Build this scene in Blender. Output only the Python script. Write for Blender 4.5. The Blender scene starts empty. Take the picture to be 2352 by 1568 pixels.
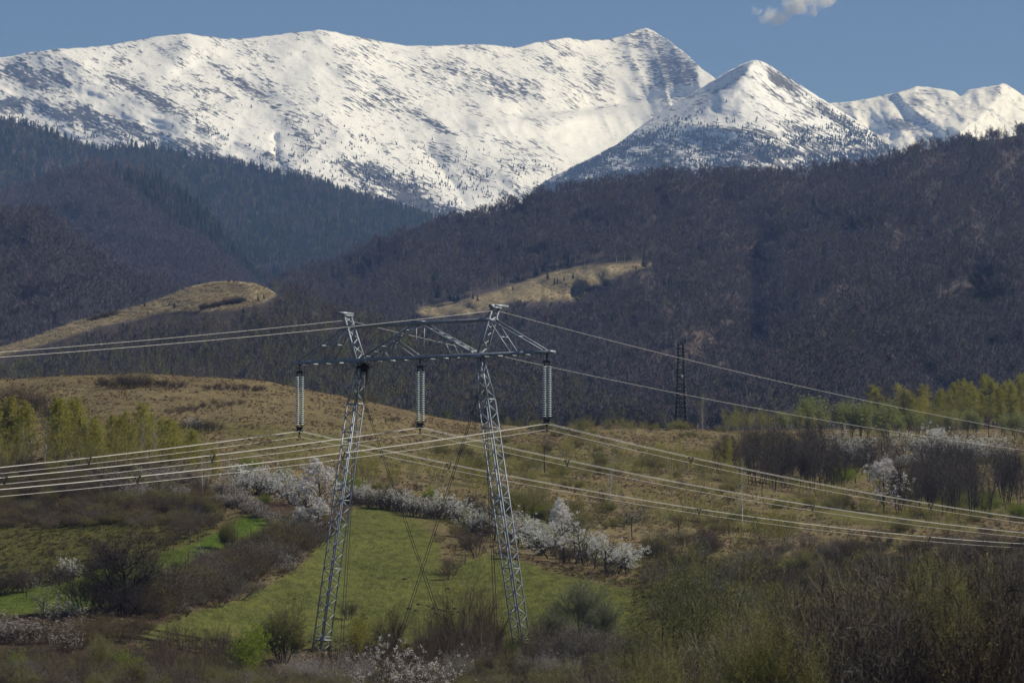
DENOISE = True
HAZE, SUN_E, SKY_E, EXPO = 6.8e-5, 3.8, .08, .42
AIR, DUST, OZONE = .7, .0, 8.0
import bpy, math
import numpy as np
from mathutils import Vector, Matrix
R = np.random.default_rng(11)
SC = bpy.context.scene
COL = SC.collection

# ------------------------------------------------------------------ camera: 135 mm, eye at the origin, pitched slightly up
FP = 8820.0                       # focal length in view pixels (view 2352 x 1568)
HR = 1336.0                       # row of the horizon
TH = math.atan((HR - 784) / FP)
CT, ST = math.cos(TH), math.sin(TH)
def at(px, py, Y):
    """world point at depth Y seen at view pixel px, py"""
    px, py, Y = np.broadcast_arrays(np.asarray(px, float), np.asarray(py, float), np.asarray(Y, float))
    u = (px - 1176) / FP; v = (784 - py) / FP
    dy = CT - v * ST; dz = ST + v * CT
    k = Y / dy
    return np.stack([u * k, Y, dz * k], -1)
def pix(p):
    p = np.asarray(p, float)
    X, Y, Z = p[..., 0], p[..., 1], p[..., 2]
    d = Y * CT + Z * ST; up = -Y * ST + Z * CT
    return 1176 + FP * X / d, 784 - FP * up / d

cam = bpy.data.cameras.new('camera'); co = bpy.data.objects.new('camera', cam); COL.objects.link(co)
co.rotation_euler = (math.pi / 2 + TH, 0, 0)
cam.sensor_width = 36; cam.lens = 36 * FP / 2352; cam.clip_start = 1; cam.clip_end = 60000
cam.dof.use_dof = True; cam.dof.focus_distance = 330; cam.dof.aperture_fstop = 3.5
SC.camera = co

# ------------------------------------------------------------------ helpers
def link(name, me, parent=None):
    o = bpy.data.objects.new(name, me); COL.objects.link(o)
    if parent: o.parent = parent
    return o
def tag(o, label=None, cat=None, group=None, kind=None):
    if label: o['label'] = label
    if cat: o['category'] = cat
    if group: o['group'] = group
    if kind: o['kind'] = kind
    return o
def mesh(name, v, f, mats=(), mi=None, smooth=False):
    """v (N,3); f: list of index arrays, each (M,k)"""
    me = bpy.data.meshes.new(name)
    v = np.ascontiguousarray(v, np.float32)
    f = [np.asarray(a, np.int32) for a in f if len(a)]
    tot = [np.full(len(a), a.shape[1], np.int32) for a in f]
    lt = np.concatenate(tot); vi = np.concatenate([a.ravel() for a in f])
    me.vertices.add(len(v)); me.vertices.foreach_set('co', v.ravel())
    me.loops.add(len(vi)); me.loops.foreach_set('vertex_index', vi)
    me.polygons.add(len(lt))
    ls = np.zeros(len(lt), np.int32); ls[1:] = np.cumsum(lt)[:-1]
    me.polygons.foreach_set('loop_start', ls); me.polygons.foreach_set('loop_total', lt)
    for m in mats: me.materials.append(m)
    if mi is not None: me.polygons.foreach_set('material_index', np.asarray(mi, np.int32))
    me.update(calc_edges=True)
    if smooth: me.polygons.foreach_set('use_smooth', np.ones(len(lt), bool))
    return me
def attr(me, name, arr, typ='FLOAT'):
    a = me.attributes.new(name, typ, 'POINT')
    arr = np.ascontiguousarray(arr, np.float32)
    if typ == 'FLOAT': a.data.foreach_set('value', arr.ravel())
    elif typ == 'FLOAT_COLOR':
        if arr.shape[1] == 3: arr = np.concatenate([arr, np.ones((len(arr), 1), np.float32)], 1)
        a.data.foreach_set('color', np.ascontiguousarray(arr).ravel())
def gridfaces(nr, nc):
    i = np.arange(nr - 1)[:, None] * nc + np.arange(nc - 1)[None]
    return np.stack([i, i + 1, i + nc + 1, i + nc], -1).reshape(-1, 4)
def hsh(ix, iy, s):
    h = (ix.astype(np.int64) * 374761393 + iy.astype(np.int64) * 668265263 + s * 974634777) & 0xffffffff
    h = ((h ^ (h >> 13)) * 1274126177) & 0xffffffff
    h = h ^ (h >> 16)
    return (h & 0xffff) / 32767.5 - 1.0
def vn(x, y, s):
    x0 = np.floor(x); y0 = np.floor(y); fx = x - x0; fy = y - y0
    fx = fx * fx * fx * (fx * (fx * 6 - 15) + 10); fy = fy * fy * fy * (fy * (fy * 6 - 15) + 10)
    a = hsh(x0, y0, s); b = hsh(x0 + 1, y0, s); c = hsh(x0, y0 + 1, s); d = hsh(x0 + 1, y0 + 1, s)
    return (a + (b - a) * fx) * (1 - fy) + (c + (d - c) * fx) * fy
def fbm(x, y, o=4, s=0, g=.5):
    t = 0; a = 1.0; n = 0
    for k in range(o):
        t = t + a * vn(x, y, s + k * 17); n += a; a *= g; x = x * 2.03 + 3.1; y = y * 2.03 + 1.7
    return t / n
def sst(a, b, x):
    t = np.clip((x - a) / (b - a), 0, 1); return t * t * (3 - 2 * t)
def polyd(px, py, poly):
    """signed distance: + to the right of the polyline's direction; returns (d, param)"""
    best = np.full(np.shape(px), 1e9); sg = np.ones(np.shape(px))
    for (x0, y0), (x1, y1) in zip(poly[:-1], poly[1:]):
        dx, dy = x1 - x0, y1 - y0; L2 = dx * dx + dy * dy
        t = np.clip(((px - x0) * dx + (py - y0) * dy) / L2, 0, 1)
        d = np.hypot(px - x0 - t * dx, py - y0 - t * dy)
        c = dx * (py - y0) - dy * (px - x0)
        m = d < best; best = np.where(m, d, best); sg = np.where(m, np.sign(c), sg)
    return best * sg
def inpoly(px, py, P, feather=6.0):
    """soft mask of polygon P"""
    P = np.asarray(P, float); ins = np.zeros(np.shape(px), bool); d = np.full(np.shape(px), 1e9)
    for (x0, y0), (x1, y1) in zip(P, np.roll(P, -1, 0)):
        c = ((y0 > py) != (y1 > py)) & (px < (x1 - x0) * (py - y0) / (y1 - y0 + 1e-9) + x0); ins ^= c
        dx, dy = x1 - x0, y1 - y0
        t = np.clip(((px - x0) * dx + (py - y0) * dy) / (dx * dx + dy * dy + 1e-9), 0, 1)
        d = np.minimum(d, np.hypot(px - x0 - t * dx, py - y0 - t * dy))
    d = np.where(ins, d, -d)
    return sst(-feather, feather, d)

# ------------------------------------------------------------------ materials
class M:
    def __init__(s, name):
        s.m = bpy.data.materials.new(name); s.m.use_nodes = True
        s.t = s.m.node_tree; s.b = s.t.nodes['Principled BSDF']; s.b.inputs['Specular IOR Level'].default_value = .15
        s.b.inputs['Roughness'].default_value = .85
    def n(s, typ, **k):
        x = s.t.nodes.new(typ)
        for a, v in k.items(): setattr(x, a, v)
        return x
    def l(s, a, b): s.t.links.new(a, b)
    def noise(s, vec, scale, detail=4, rough=.6, stretch=None, rot=None):
        if stretch or rot:
            mp = s.n('ShaderNodeMapping'); s.l(vec, mp.inputs[0])
            if stretch: mp.inputs['Scale'].default_value = stretch
            if rot: mp.inputs['Rotation'].default_value = rot
            vec = mp.outputs[0]
        x = s.n('ShaderNodeTexNoise'); s.l(vec, x.inputs['Vector'])
        x.inputs['Scale'].default_value = scale; x.inputs['Detail'].default_value = detail; x.inputs['Roughness'].default_value = rough
        return x.outputs['Fac']
    def obj(s): return s.n('ShaderNodeTexCoord').outputs['Object']
    def math(s, op, a, b=None, clamp=False):
        x = s.n('ShaderNodeMath', operation=op, use_clamp=clamp)
        for i, v in enumerate((a, b)):
            if v is None: continue
            if isinstance(v, (int, float)): x.inputs[i].default_value = v
            else: s.l(v, x.inputs[i])
        return x.outputs[0]
    def ramp(s, fac, stops):
        x = s.n('ShaderNodeValToRGB'); s.l(fac, x.inputs[0]); e = x.color_ramp.elements
        while len(e) < len(stops): e.new(.5)
        for q, (p, c) in zip(e, stops):
            q.position = p; q.color = (*c, 1) if len(c) == 3 else c
        return x.outputs[0]
    def mix(s, fac, a, b, blend='MIX'):
        x = s.n('ShaderNodeMix', data_type='RGBA', blend_type=blend)
        for i, v in ((0, fac), (6, a), (7, b)):
            if isinstance(v, (int, float)): x.inputs[i].default_value = v
            elif isinstance(v, tuple): x.inputs[i].default_value = (*v, 1)
            else: s.l(v, x.inputs[i])
        return x.outputs[2]
    def at(s, name): return s.n('ShaderNodeAttribute', attribute_name=name)
    def col(s, c):
        if isinstance(c, tuple): s.b.inputs['Base Color'].default_value = (*c, 1)
        else: s.l(c, s.b.inputs['Base Color'])
        return s
    def bump(s, h, strength, dist):
        x = s.n('ShaderNodeBump'); s.l(h, x.inputs['Height']); x.inputs['Strength'].default_value = strength; x.inputs['Distance'].default_value = dist
        s.l(x.outputs[0], s.b.inputs['Normal'])
def leafmat(name, c1, c2, c3=None, trans=0.0, rough=.7, var=.55):
    """colour drifts from plant to plant (object random) and a little inside the plant (noise)"""
    m = M(name)
    rnd = m.n('ShaderNodeObjectInfo').outputs['Random']
    nz = m.noise(m.obj(), 1.3, 3)
    f = m.math('ADD', m.math('MULTIPLY', rnd, var), m.math('MULTIPLY', nz, 1.15 - var), True)
    m.col(m.ramp(f, [(.1, c1), (.55, c2), (.95, c3 or c2)]))
    m.b.inputs['Roughness'].default_value = rough
    if trans:
        tr = m.n('ShaderNodeBsdfTranslucent'); mx = m.n('ShaderNodeMixShader'); mx.inputs[0].default_value = trans
        m.l(m.t.nodes['Principled BSDF'].inputs['Base Color'].links[0].from_socket, tr.inputs[0])
        m.l(m.b.outputs[0], mx.inputs[1]); m.l(tr.outputs[0], mx.inputs[2])
        m.l(mx.outputs[0], m.t.nodes['Material Output'].inputs[0])
    return m.m

BARK = leafmat('bark_brown', (.035, .028, .022), (.06, .048, .04), (.085, .07, .06))
BARKD = leafmat('bark_dark', (.018, .015, .013), (.03, .025, .021), (.045, .037, .03))
BIRCH = leafmat('bark_birch', (.30, .28, .26), (.42, .40, .37), (.2, .18, .16))
GREYBARK = leafmat('bark_grey', (.16, .15, .14), (.24, .22, .20), (.12, .11, .10))
TWIG_FAR = leafmat('twigs_far', (.074, .066, .070), (.097, .087, .089), (.13, .114, .106), var=.42)
TWIG_PURP = leafmat('twigs_purple', (.078, .065, .072), (.10, .083, .090), (.13, .110, .108), var=.42)
TWIG_BIRCH = leafmat('twigs_birchwood', (.058, .046, .038), (.10, .078, .055), (.16, .155, .05))
TWIG_GREEN = leafmat('twigs_budding', (.075, .075, .03), (.14, .145, .045), (.19, .20, .06))
NEEDLE = leafmat('needles', (.012, .024, .020), (.02, .036, .028), (.034, .05, .03))
LARCH = leafmat('twigs_larch', (.15, .085, .06), (.19, .11, .08))

# ------------------------------------------------------------------ the near ground: tables of (distance, row) per column of view
GT = {
 -700: [(15, 3200), (60, 2000), (150, 1700), (260, 1560), (330, 1400), (375, 1260), (420, 1150), (470, 1060), (530, 975), (620, 885), (760, 930), (950, 1060), (1200, 1160)],
 0: [(15, 3200), (60, 2000), (150, 1700), (260, 1568), (330, 1400), (345, 1345), (375, 1250), (420, 1150), (470, 1060), (530, 965), (620, 868), (760, 920), (950, 1060), (1200, 1160)],
 300: [(15, 3200), (60, 2000), (150, 1700), (265, 1568), (300, 1455), (345, 1325), (365, 1250), (395, 1185), (430, 1110), (455, 1062), (520, 962), (620, 855), (760, 910), (950, 1060), (1200, 1160)],
 600: [(15, 3200), (60, 2000), (150, 1700), (270, 1575), (300, 1512), (318, 1445), (345, 1330), (385, 1210), (410, 1150), (440, 1095), (480, 1032), (540, 952), (620, 872), (760, 930), (950, 1060), (1200, 1160)],
 820: [(15, 3200), (60, 2000), (150, 1700), (270, 1610), (295, 1540), (325, 1438), (365, 1295), (415, 1165), (455, 1100), (510, 1020), (570, 953), (620, 912), (760, 970), (950, 1080), (1200, 1160)],
 1000: [(15, 3200), (60, 2000), (150, 1700), (270, 1610), (300, 1520), (330, 1422), (365, 1295), (405, 1200), (450, 1130), (500, 1060), (560, 1000), (630, 956), (760, 1000), (950, 1080), (1200, 1160)],
 1200: [(15, 3200), (60, 2000), (150, 1700), (270, 1595), (295, 1512), (330, 1405), (365, 1302), (400, 1235), (430, 1185), (490, 1100), (560, 1030), (650, 978), (780, 1020), (950, 1090), (1200, 1160)],
 1400: [(15, 3200), (60, 2000), (150, 1700), (270, 1560), (305, 1440), (335, 1365), (360, 1322), (390, 1270), (450, 1180), (510, 1100), (580, 1030), (690, 978), (800, 1010), (950, 1070), (1200, 1140)],
 1600: [(15, 3200), (60, 2000), (150, 1650), (270, 1500), (310, 1410), (350, 1335), (385, 1290), (430, 1230), (490, 1150), (560, 1070), (640, 1012), (740, 978), (830, 1010), (950, 1060), (1200, 1130)],
 1800: [(15, 3200), (60, 1960), (150, 1600), (280, 1450), (330, 1375), (365, 1325), (390, 1290), (440, 1230), (500, 1160), (570, 1100), (660, 1035), (770, 985), (850, 985), (950, 1040), (1200, 1120)],
 2100: [(15, 3200), (60, 1940), (150, 1560), (300, 1400), (360, 1320), (390, 1290), (430, 1250), (490, 1200), (560, 1150), (640, 1090), (740, 1020), (850, 975), (950, 1000), (1200, 1100)],
 2352: [(15, 3200), (60, 1940), (150, 1560), (300, 1400), (360, 1320), (400, 1280), (450, 1240), (510, 1200), (580, 1150), (660, 1080), (760, 1010), (880, 945), (1000, 960), (1200, 1080)],
 3050: [(15, 3200), (60, 1940), (150, 1560), (300, 1400), (360, 1320), (400, 1280), (450, 1240), (510, 1195), (580, 1140), (660, 1070), (760, 990), (880, 915), (1000, 930), (1200, 1080)],
}
YG = np.concatenate([np.geomspace(15, 240, 40)[:-1], np.arange(240, 700, 1.6), np.geomspace(700, 1200, 70)])
PG = np.arange(-700, 3051, 7.5)
_k = sorted(GT)
_rows = np.array([np.interp(1 / YG, 1 / np.array([p[0] for p in GT[k]])[::-1], np.array([p[1] for p in GT[k]])[::-1]) for k in _k])
for _ in range(2):                                                   # soften the kinks of the tables
    w = np.exp(-np.linspace(-2, 2, 13) ** 2); w /= w.sum()
    pad = np.pad(_rows, ((0, 0), (6, 6)), mode='edge'); _rows = np.stack([np.convolve(r, w, 'valid') for r in pad])
ROW = np.stack([np.interp(PG, _k, _rows[:, j]) for j in range(len(YG))])
w = np.exp(-np.linspace(-2, 2, 25) ** 2); w /= w.sum()
ROW = np.stack([np.convolve(np.pad(r, 12, mode='edge'), w, 'valid') for r in ROW])
PGm, YGm = np.meshgrid(PG, YG)
Xw = (PGm - 1176) / FP * YGm
_bump = .55 * fbm(Xw / 26, YGm / 34, 3, 5) + .16 * fbm(Xw / 5, YGm / 7, 3, 9)
ROW = ROW - _bump * FP / YGm * sst(60, 260, YGm)
VG = at(PGm, ROW, YGm)
def row_at(px, Y):
    j = np.clip(np.searchsorted(YG, Y) - 1, 0, len(YG) - 2); tj = (Y - YG[j]) / (YG[j + 1] - YG[j])
    fi = np.clip((px - PG[0]) / 7.5, 0, len(PG) - 1.001); i = np.floor(fi).astype(int); ti = fi - i
    g = lambda a, b: ROW[a, b]
    return (g(j, i) * (1 - ti) + g(j, i + 1) * ti) * (1 - tj) + (g(j + 1, i) * (1 - ti) + g(j + 1, i + 1) * ti) * tj
_j0 = np.searchsorted(YG, 60)
def ground(px, py):
    """first point of the ground seen at view pixel px, py (or the brow, when py is above it)"""
    fi = min(max((px - PG[0]) / 7.5, 0), len(PG) - 1.001); i = int(fi); t = fi - i
    col = ROW[:, i] * (1 - t) + ROW[:, i + 1] * t
    k = np.nonzero(col[_j0:] <= py)[0]
    if len(k) == 0:
        m = _j0 + int(np.argmin(col[_j0:])); return Vector(at(px, col[m], YG[m]))
    m = _j0 + k[0]
    f = (col[m - 1] - py) / max(col[m - 1] - col[m], 1e-6)
    return Vector(at(px, py, YG[m - 1] + (YG[m] - YG[m - 1]) * min(max(f, 0), 1)))
def gz(px, Y):
    Y = np.asarray(Y, float)
    return at(px, row_at(np.asarray(px, float), Y), Y)

# what grows where: soft masks in view rows, each with its own ground colour
gp, gr = PGm, ROW
wob = 14 * fbm(Xw / 9, YGm / 12, 4, 31)
gpx, grx = gp + wob, gr + wob * .5
DRY = np.array([.182, .148, .082]); DRY2 = np.array([.130, .098, .058]); MOWN = np.array([.116, .126, .040]); BRIGHT = np.array([.085, .128, .024])
ROUGH = np.array([.098, .092, .034]); SOIL = np.array([.075, .055, .040]); OLIVE = np.array([.122, .116, .044])
gc = np.ones(gp.shape + (3,)) * DRY
def lay(mask, c):
    global gc
    gc = gc * (1 - mask[..., None]) + c * mask[..., None]
nz1 = fbm(Xw / 18, YGm / 30, 4, 41)
front = YGm < 780
lay(sst(.0, .6, nz1) * .55, DRY2)
lay(sst(-.15, .4, fbm(Xw / 24, YGm / 30, 4, 47)) * .85 * sst(930, 1010, gr), OLIVE)
lay(inpoly(gpx, grx, [(-800, 1075), (0, 1075), (300, 1085), (470, 1120), (520, 1180), (480, 1230), (330, 1300), (200, 1340), (-800, 1420)], 16) * front, ROUGH)
lay(inpoly(gpx, grx, [(-800, 1075), (0, 1070), (250, 1090), (470, 1125), (460, 1160), (300, 1180), (150, 1200), (-800, 1230)], 22) * front * .85, SOIL)
lay(inpoly(gpx, grx, [(540, 1150), (800, 1150), (800, 1260), (740, 1262), (600, 1330), (480, 1395), (340, 1450), (300, 1500), (-800, 1560), (-800, 1430), (0, 1420), (200, 1400), (380, 1300), (560, 1235)], 10) * front, SOIL)
lay(inpoly(gpx * .6 + gp * .4, grx * .5 + gr * .5, [(-800, 1420), (0, 1352), (150, 1330), (230, 1305), (330, 1288), (450, 1243), (530, 1200), (560, 1186), (640, 1187), (655, 1198), (560, 1240), (470, 1285), (380, 1330), (200, 1402), (0, 1412), (-800, 1500)], 5) * front, BRIGHT * .55 + MOWN * .45)
lay(inpoly(gp, gr, [(440, 1262), (530, 1205), (562, 1184), (640, 1186), (655, 1198), (560, 1232), (470, 1275)], 12) * front, BRIGHT)
lay(inpoly(gpx * .5 + gp * .5, grx * .5 + gr * .5, [(330, 1470), (345, 1440), (420, 1418), (520, 1385), (620, 1340), (700, 1290), (745, 1235), (790, 1190), (815, 1160), (905, 1165), (950, 1185), (990, 1212), (1010, 1250), (1015, 1300), (1080, 1260), (1200, 1290), (1330, 1310), (1440, 1340), (1500, 1380), (1450, 1470), (1300, 1510), (1000, 1520), (600, 1500)], 7) * front, MOWN)
lay(inpoly(gpx, grx, [(950, 1190), (1000, 1215), (1060, 1240), (1110, 1270), (1060, 1290), (1030, 1320), (1012, 1330), (1012, 1255)], 10) * front * .75, DRY * .55 + ROUGH * .45)
lay(inpoly(gpx, grx, [(1190, 1270), (1300, 1290), (1420, 1325), (1560, 1345), (1560, 1362), (1400, 1345), (1250, 1310)], 7) * front * .8, DRY2)
lay(inpoly(gp, gr, [(1040, 1215), (1180, 1250), (1460, 1320), (1480, 1280), (1300, 1200)], 14) * front * .5, MOWN)
lay(inpoly(gpx, grx, [(1660, 1292), (1720, 1284), (1860, 1284), (1880, 1300), (1800, 1318), (1690, 1316)], 5) * front, MOWN)
lay(sst(1400, 1500, gp) * sst(1262, 1290, gr) * front * .7 * (1 - inpoly(gp, gr, [(1660, 1292), (1720, 1284), (1860, 1284), (1880, 1300), (1800, 1318), (1690, 1316)], 6)), ROUGH * .8)
lay(sst(1440, 1520, gr) * (YGm < 320) * .9, SOIL)
lay((YGm > 800) * 1.0, DRY2 * .8)
terr = mesh('ground', VG.reshape(-1, 3), [gridfaces(len(YG), len(PG))], smooth=True)
attr(terr, 'tint', gc.reshape(-1, 3), 'FLOAT_COLOR')
m = M('meadow'); oc = m.obj(); tint = m.at('tint').outputs['Color']
n1 = m.noise(oc, .9, 6, .7, (1, .45, 1)); n2 = m.noise(oc, .13, 5, .65, (1, .5, 1)); n3 = m.noise(oc, 5, 3, .6)
c = m.mix(1.0, tint, m.ramp(n1, [(.3, (.55, .55, .58)), (.5, (1, 1, 1)), (.72, (1.38, 1.33, 1.2))]), 'MULTIPLY')
c = m.mix(1.0, c, m.ramp(n2, [(.33, (.82, .84, .82)), (.5, (1, 1, 1)), (.68, (1.14, 1.10, 1.03))]), 'MULTIPLY')
c = m.mix(.5, c, m.ramp(n3, [(.35, (.75, .75, .75)), (.65, (1.2, 1.2, 1.2))]), 'MULTIPLY')
m.col(c); m.bump(m.math('ADD', n1, m.math('MULTIPLY', n3, .35)), .9, .5); m.b.inputs['Roughness'].default_value = 1; m.b.inputs['Specular IOR Level'].default_value = 0
terr.materials.append(m.m)
tag(link('ground', terr), kind='structure')
# the plain that carries everything to the horizon
pl = mesh('plain', np.array([(-30000, -3000, -45), (30000, -3000, -45), (30000, 40000, -45), (-30000, 40000, -45)], float), [np.array([[0, 1, 2, 3]])])
m = M('plain'); m.col(m.ramp(m.noise(m.obj(), .01, 5), [(.35, (.09, .085, .04)), (.65, (.15, .12, .07))])); pl.materials.append(m.m)
tag(link('ground', pl), kind='structure')

# ------------------------------------------------------------------ hills and mountains
class Hill:
    def __init__(s, crest, foot, Yc, Yf, ridges=(), p=1.0, noise=(), x0=-450, x1=2800):
        s.c, s.f, s.yc, s.yf, s.r, s.p, s.nz = [np.array(a, float) for a in (crest, foot, Yc, Yf)] + [ridges, p, noise]
        s.x0, s.x1 = x0, x1
        q = np.arange(x0 - 300, x1 + 301, 10.0); k = np.exp(-np.linspace(-2, 2, 15) ** 2); k /= k.sum()
        sm = lambda T: np.convolve(np.pad(np.interp(q, T[:, 0], T[:, 1]), 7, mode='edge'), k, 'valid')
        s.q, s.cs, s.ycs, s.yfs = q, sm(s.c), sm(s.yc), sm(s.yf)
    def crest(s, px): return np.interp(px, s.c[:, 0], s.c[:, 1])
    def foot(s, px): return np.interp(px, s.f[:, 0], s.f[:, 1])
    def Y(s, px, row):
        c = s.crest(px); f = np.maximum(s.foot(px), c + 5)
        t = np.clip((row - c) / (f - c), 0, 1.2)
        cs = np.interp(px, s.q, s.cs); yc = np.interp(px, s.q, s.ycs); yf = np.interp(px, s.q, s.yfs)
        Y = yc + (yf - yc) * np.clip((row - cs) / np.maximum(f - cs, 5), -.3, 1.2)
        for poly, A, wl, wr in s.r:
            d = polyd(px, row, poly)
            Y = Y - A * np.exp(-np.abs(np.where(d > 0, d / wr, d / wl)) ** 1.25)
        Y = Y - s.rib(px, row) * sst(-.02, .05, t)
        for A, sx, sr, seed, o in s.nz:
            Y = Y - A * fbm(px / sx, row / sr, o, seed) * sst(-.02, .06, t)
        return Y
    ribs = None
    def ribn(s, px, row):
        if not s.ribs: return px * 0
        w = [np.clip(1 - np.abs(np.interp(px, [a[0] for a in s.ribs], range(len(s.ribs))) - k), 0, 1) for k in range(len(s.ribs))]; t = 0
        for k, (_, ang) in enumerate(s.ribs):
            ca, sa = math.cos(math.radians(ang)), math.sin(math.radians(ang)); u = px * ca + row * sa; v = -px * sa + row * ca
            wv = 14 * fbm(px / 90, row / 60, 2, 211)
            t = t + w[k] * (.6 * (1 - 2.6 * np.abs(fbm(u / 230, (v + wv) / 58, 2, 201 + k))) + .4 * (1 - 2.6 * np.abs(fbm(u / 90, (v + wv) / 22, 2, 205 + k))))
        return t
    def rib(s, px, row): return s.ribA * s.ribn(px, row) if s.ribs else 0.0
    ribA = 12.0
    def pt(s, px, row): return at(px, row, s.Y(px, row))
    def build(s, name, step, nr, back=.6, jag=None):
        px = np.arange(s.x0, s.x1 + 1, step); t = np.linspace(0, 1, nr)[:, None]
        c = s.crest(px); 
        if jag is not None: c = c + jag(px)
        f = np.maximum(s.foot(px), c + 5)
        row = c[None] + (f - c)[None] * t; pxm = np.broadcast_to(px, row.shape)
        V = s.pt(pxm, row)
        top = V[0]; rng = s.yc[:, 1].mean() * .12
        bk = []
        for k in (1.0, .5, .2, .06):
            q = top.copy(); q[:, 1] += rng * k; q[:, 0] *= (q[:, 1] / top[:, 1]); q[:, 2] = top[:, 2] - back * rng * k
            bk.append(q)
        V = np.concatenate([np.stack(bk), V]); n = V.shape[0]
        # foot skirt down under the ground
        q = V[-1].copy(); q[:, 2] = np.minimum(q[:, 2] - 30, -48); q[:, 1] -= 30
        V = np.concatenate([V, q[None]]); n += 1
        me = mesh(name, V.reshape(-1, 3), [gridfaces(n, len(px))], smooth=True)
        P = np.concatenate([np.broadcast_to(px, (4, len(px))), pxm, pxm[-1:]]); Rw = np.concatenate([np.broadcast_to(c, (4, len(px))), row, row[-1:]])
        return me, P, Rw
def spots(px, row, S):
    """density field from soft ellipses (x, y, rx, ry, angle in degrees, weight)"""
    d = np.zeros(np.shape(px))
    for x, y, rx, ry, a, wt in S:
        ca, sa = math.cos(math.radians(a)), math.sin(math.radians(a))
        u = ((px - x) * ca + (row - y) * sa) / rx; v = (-(px - x) * sa + (row - y) * ca) / ry
        d = np.maximum(d, wt * np.exp(-(u * u + v * v)))
    return d

massif = Hill(
    [(-450, 165), (-200, 145), (0, 133), (60, 122), (130, 113), (200, 109), (260, 103), (340, 88), (400, 80), (430, 78), (460, 82), (500, 88), (540, 90), (620, 82), (690, 74), (735, 68), (762, 72), (800, 81), (850, 91), (930, 105), (1000, 106), (1060, 103), (1110, 102), (1190, 110), (1230, 97), (1300, 87), (1340, 93), (1390, 91), (1430, 84), (1462, 70), (1485, 65), (1505, 74), (1540, 95), (1580, 128), (1620, 164), (1645, 184), (1700, 230), (1800, 300), (2000, 420), (2800, 700)],
    [(-450, 700), (700, 600), (1300, 560), (2000, 620), (2800, 760)],
    [(-450, 9700), (0, 10100), (430, 10400), (740, 10700), (1000, 11100), (1200, 11400), (1400, 12100), (1485, 12500), (1560, 11600), (1645, 10700), (2000, 10600), (2800, 11000)],
    [(-450, 7600), (1000, 7900), (2800, 8000)],
    [([(120, 110), (220, 170), (330, 235), (480, 300), (620, 352), (760, 425), (900, 500)], 260, 130, 95),
     ([(435, 78), (520, 140), (620, 205), (760, 290), (880, 370)], 150, 110, 90),
     ([(740, 68), (850, 160), (960, 240), (1060, 330), (1180, 410)], 210, 120, 100),
     ([(1000, 106), (1080, 170), (1170, 250)], 110, 70, 60), ([(1120, 102), (1200, 170), (1290, 240)], 90, 50, 50),
     ([(1230, 97), (1300, 160), (1390, 215)], 120, 55, 50), ([(1340, 92), (1400, 150), (1460, 215)], 90, 45, 40),
     ([(1485, 65), (1498, 110), (1515, 150), (1530, 200)], 170, 26, 60), ([(1545, 100), (1560, 140), (1570, 190)], 110, 22, 26), ([(1600, 150), (1605, 200)], 110, 20, 30), ([(1440, 80), (1450, 130), (1470, 180)], 100, 30, 20),
     ([(1645, 184), (1640, 260), (1600, 330)], 260, 90, 90),
     ([(1100, 295), (1250, 272), (1400, 262), (1500, 240)], 170, 26, 60), ([(1200, 262), (1320, 252), (1490, 232)], -200, 34, 13), ([(980, 350), (1040, 420), (1070, 470)], -60, 16, 16), ([(630, 315), (634, 360)], -70, 9, 5)],
    .8, [(80, 150, 100, 3, 3), (15, 44, 30, 8, 4), (4.5, 9, 7, 14, 3)])
peak2 = Hill(
    [(-450, 900), (900, 620), (1100, 520), (1200, 450), (1270, 405), (1340, 372), (1420, 330), (1480, 284), (1530, 250), (1560, 232), (1600, 208), (1640, 183), (1670, 166), (1705, 148), (1728, 138), (1745, 139), (1765, 149), (1800, 171), (1850, 203), (1900, 235), (1950, 265), (2000, 300), (2045, 338), (2200, 430), (2800, 700)],
    [(-450, 1000), (900, 700), (1300, 560), (1700, 480), (2100, 470), (2800, 800)],
    [(-450, 8600), (1200, 9000), (1560, 9500), (1735, 9300), (1900, 9300), (2045, 9200), (2800, 9200)],
    [(-450, 6400), (1000, 6500), (1300, 6900), (1700, 7400), (2100, 7750), (2800, 7750)],
    [([(1733, 138), (1712, 165), (1670, 210), (1610, 255), (1545, 292), (1430, 345), (1330, 400)], 330, 55, 190),
     ([(1735, 138), (1790, 200), (1880, 270), (1980, 330)], 130, 70, 60), ([(1560, 285), (1640, 292), (1760, 310), (1900, 335)], 90, 12, 40)],
    .85, [(50, 110, 70, 23, 3), (11, 30, 22, 28, 4), (3.5, 8, 7, 34, 3)], x0=1000)
peak3 = Hill(
    [(-450, 900), (1700, 300), (1850, 245), (1905, 237), (1940, 236), (2000, 225), (2060, 213), (2085, 205), (2105, 198), (2130, 199), (2152, 203), (2190, 209), (2206, 222), (2222, 208), (2262, 200), (2290, 196), (2303, 190), (2320, 199), (2352, 220), (2450, 250), (2800, 330)],
    [(-450, 1000), (1700, 480), (2800, 480)],
    [(-450, 13800), (1900, 13600), (2105, 14000), (2206, 13800), (2303, 14000), (2800, 13800)],
    [(-450, 11500), (2800, 11300)],
    [([(2105, 198), (2098, 222), (2120, 250), (2160, 285), (2200, 300)], 260, 45, 60), ([(2060, 213), (2075, 235), (2100, 255)], 160, 35, 12), ([(2150, 204), (2180, 240), (2215, 275)], 120, 35, 14), ([(2303, 190), (2290, 225), (2250, 270), (2200, 310)], 320, 40, 60), ([(2045, 265), (2060, 290), (2080, 310)], 180, 30, 30),
     ([(1990, 228), (2010, 260)], 100, 24, 12), ([(1950, 237), (1965, 270)], 100, 20, 14), ([(2240, 202), (2248, 235)], 60, 14, 10)],
    .8, [(100, 60, 44, 53, 4), (34, 18, 16, 58, 4), (8, 6, 6, 61, 3)], x0=1700)

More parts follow.
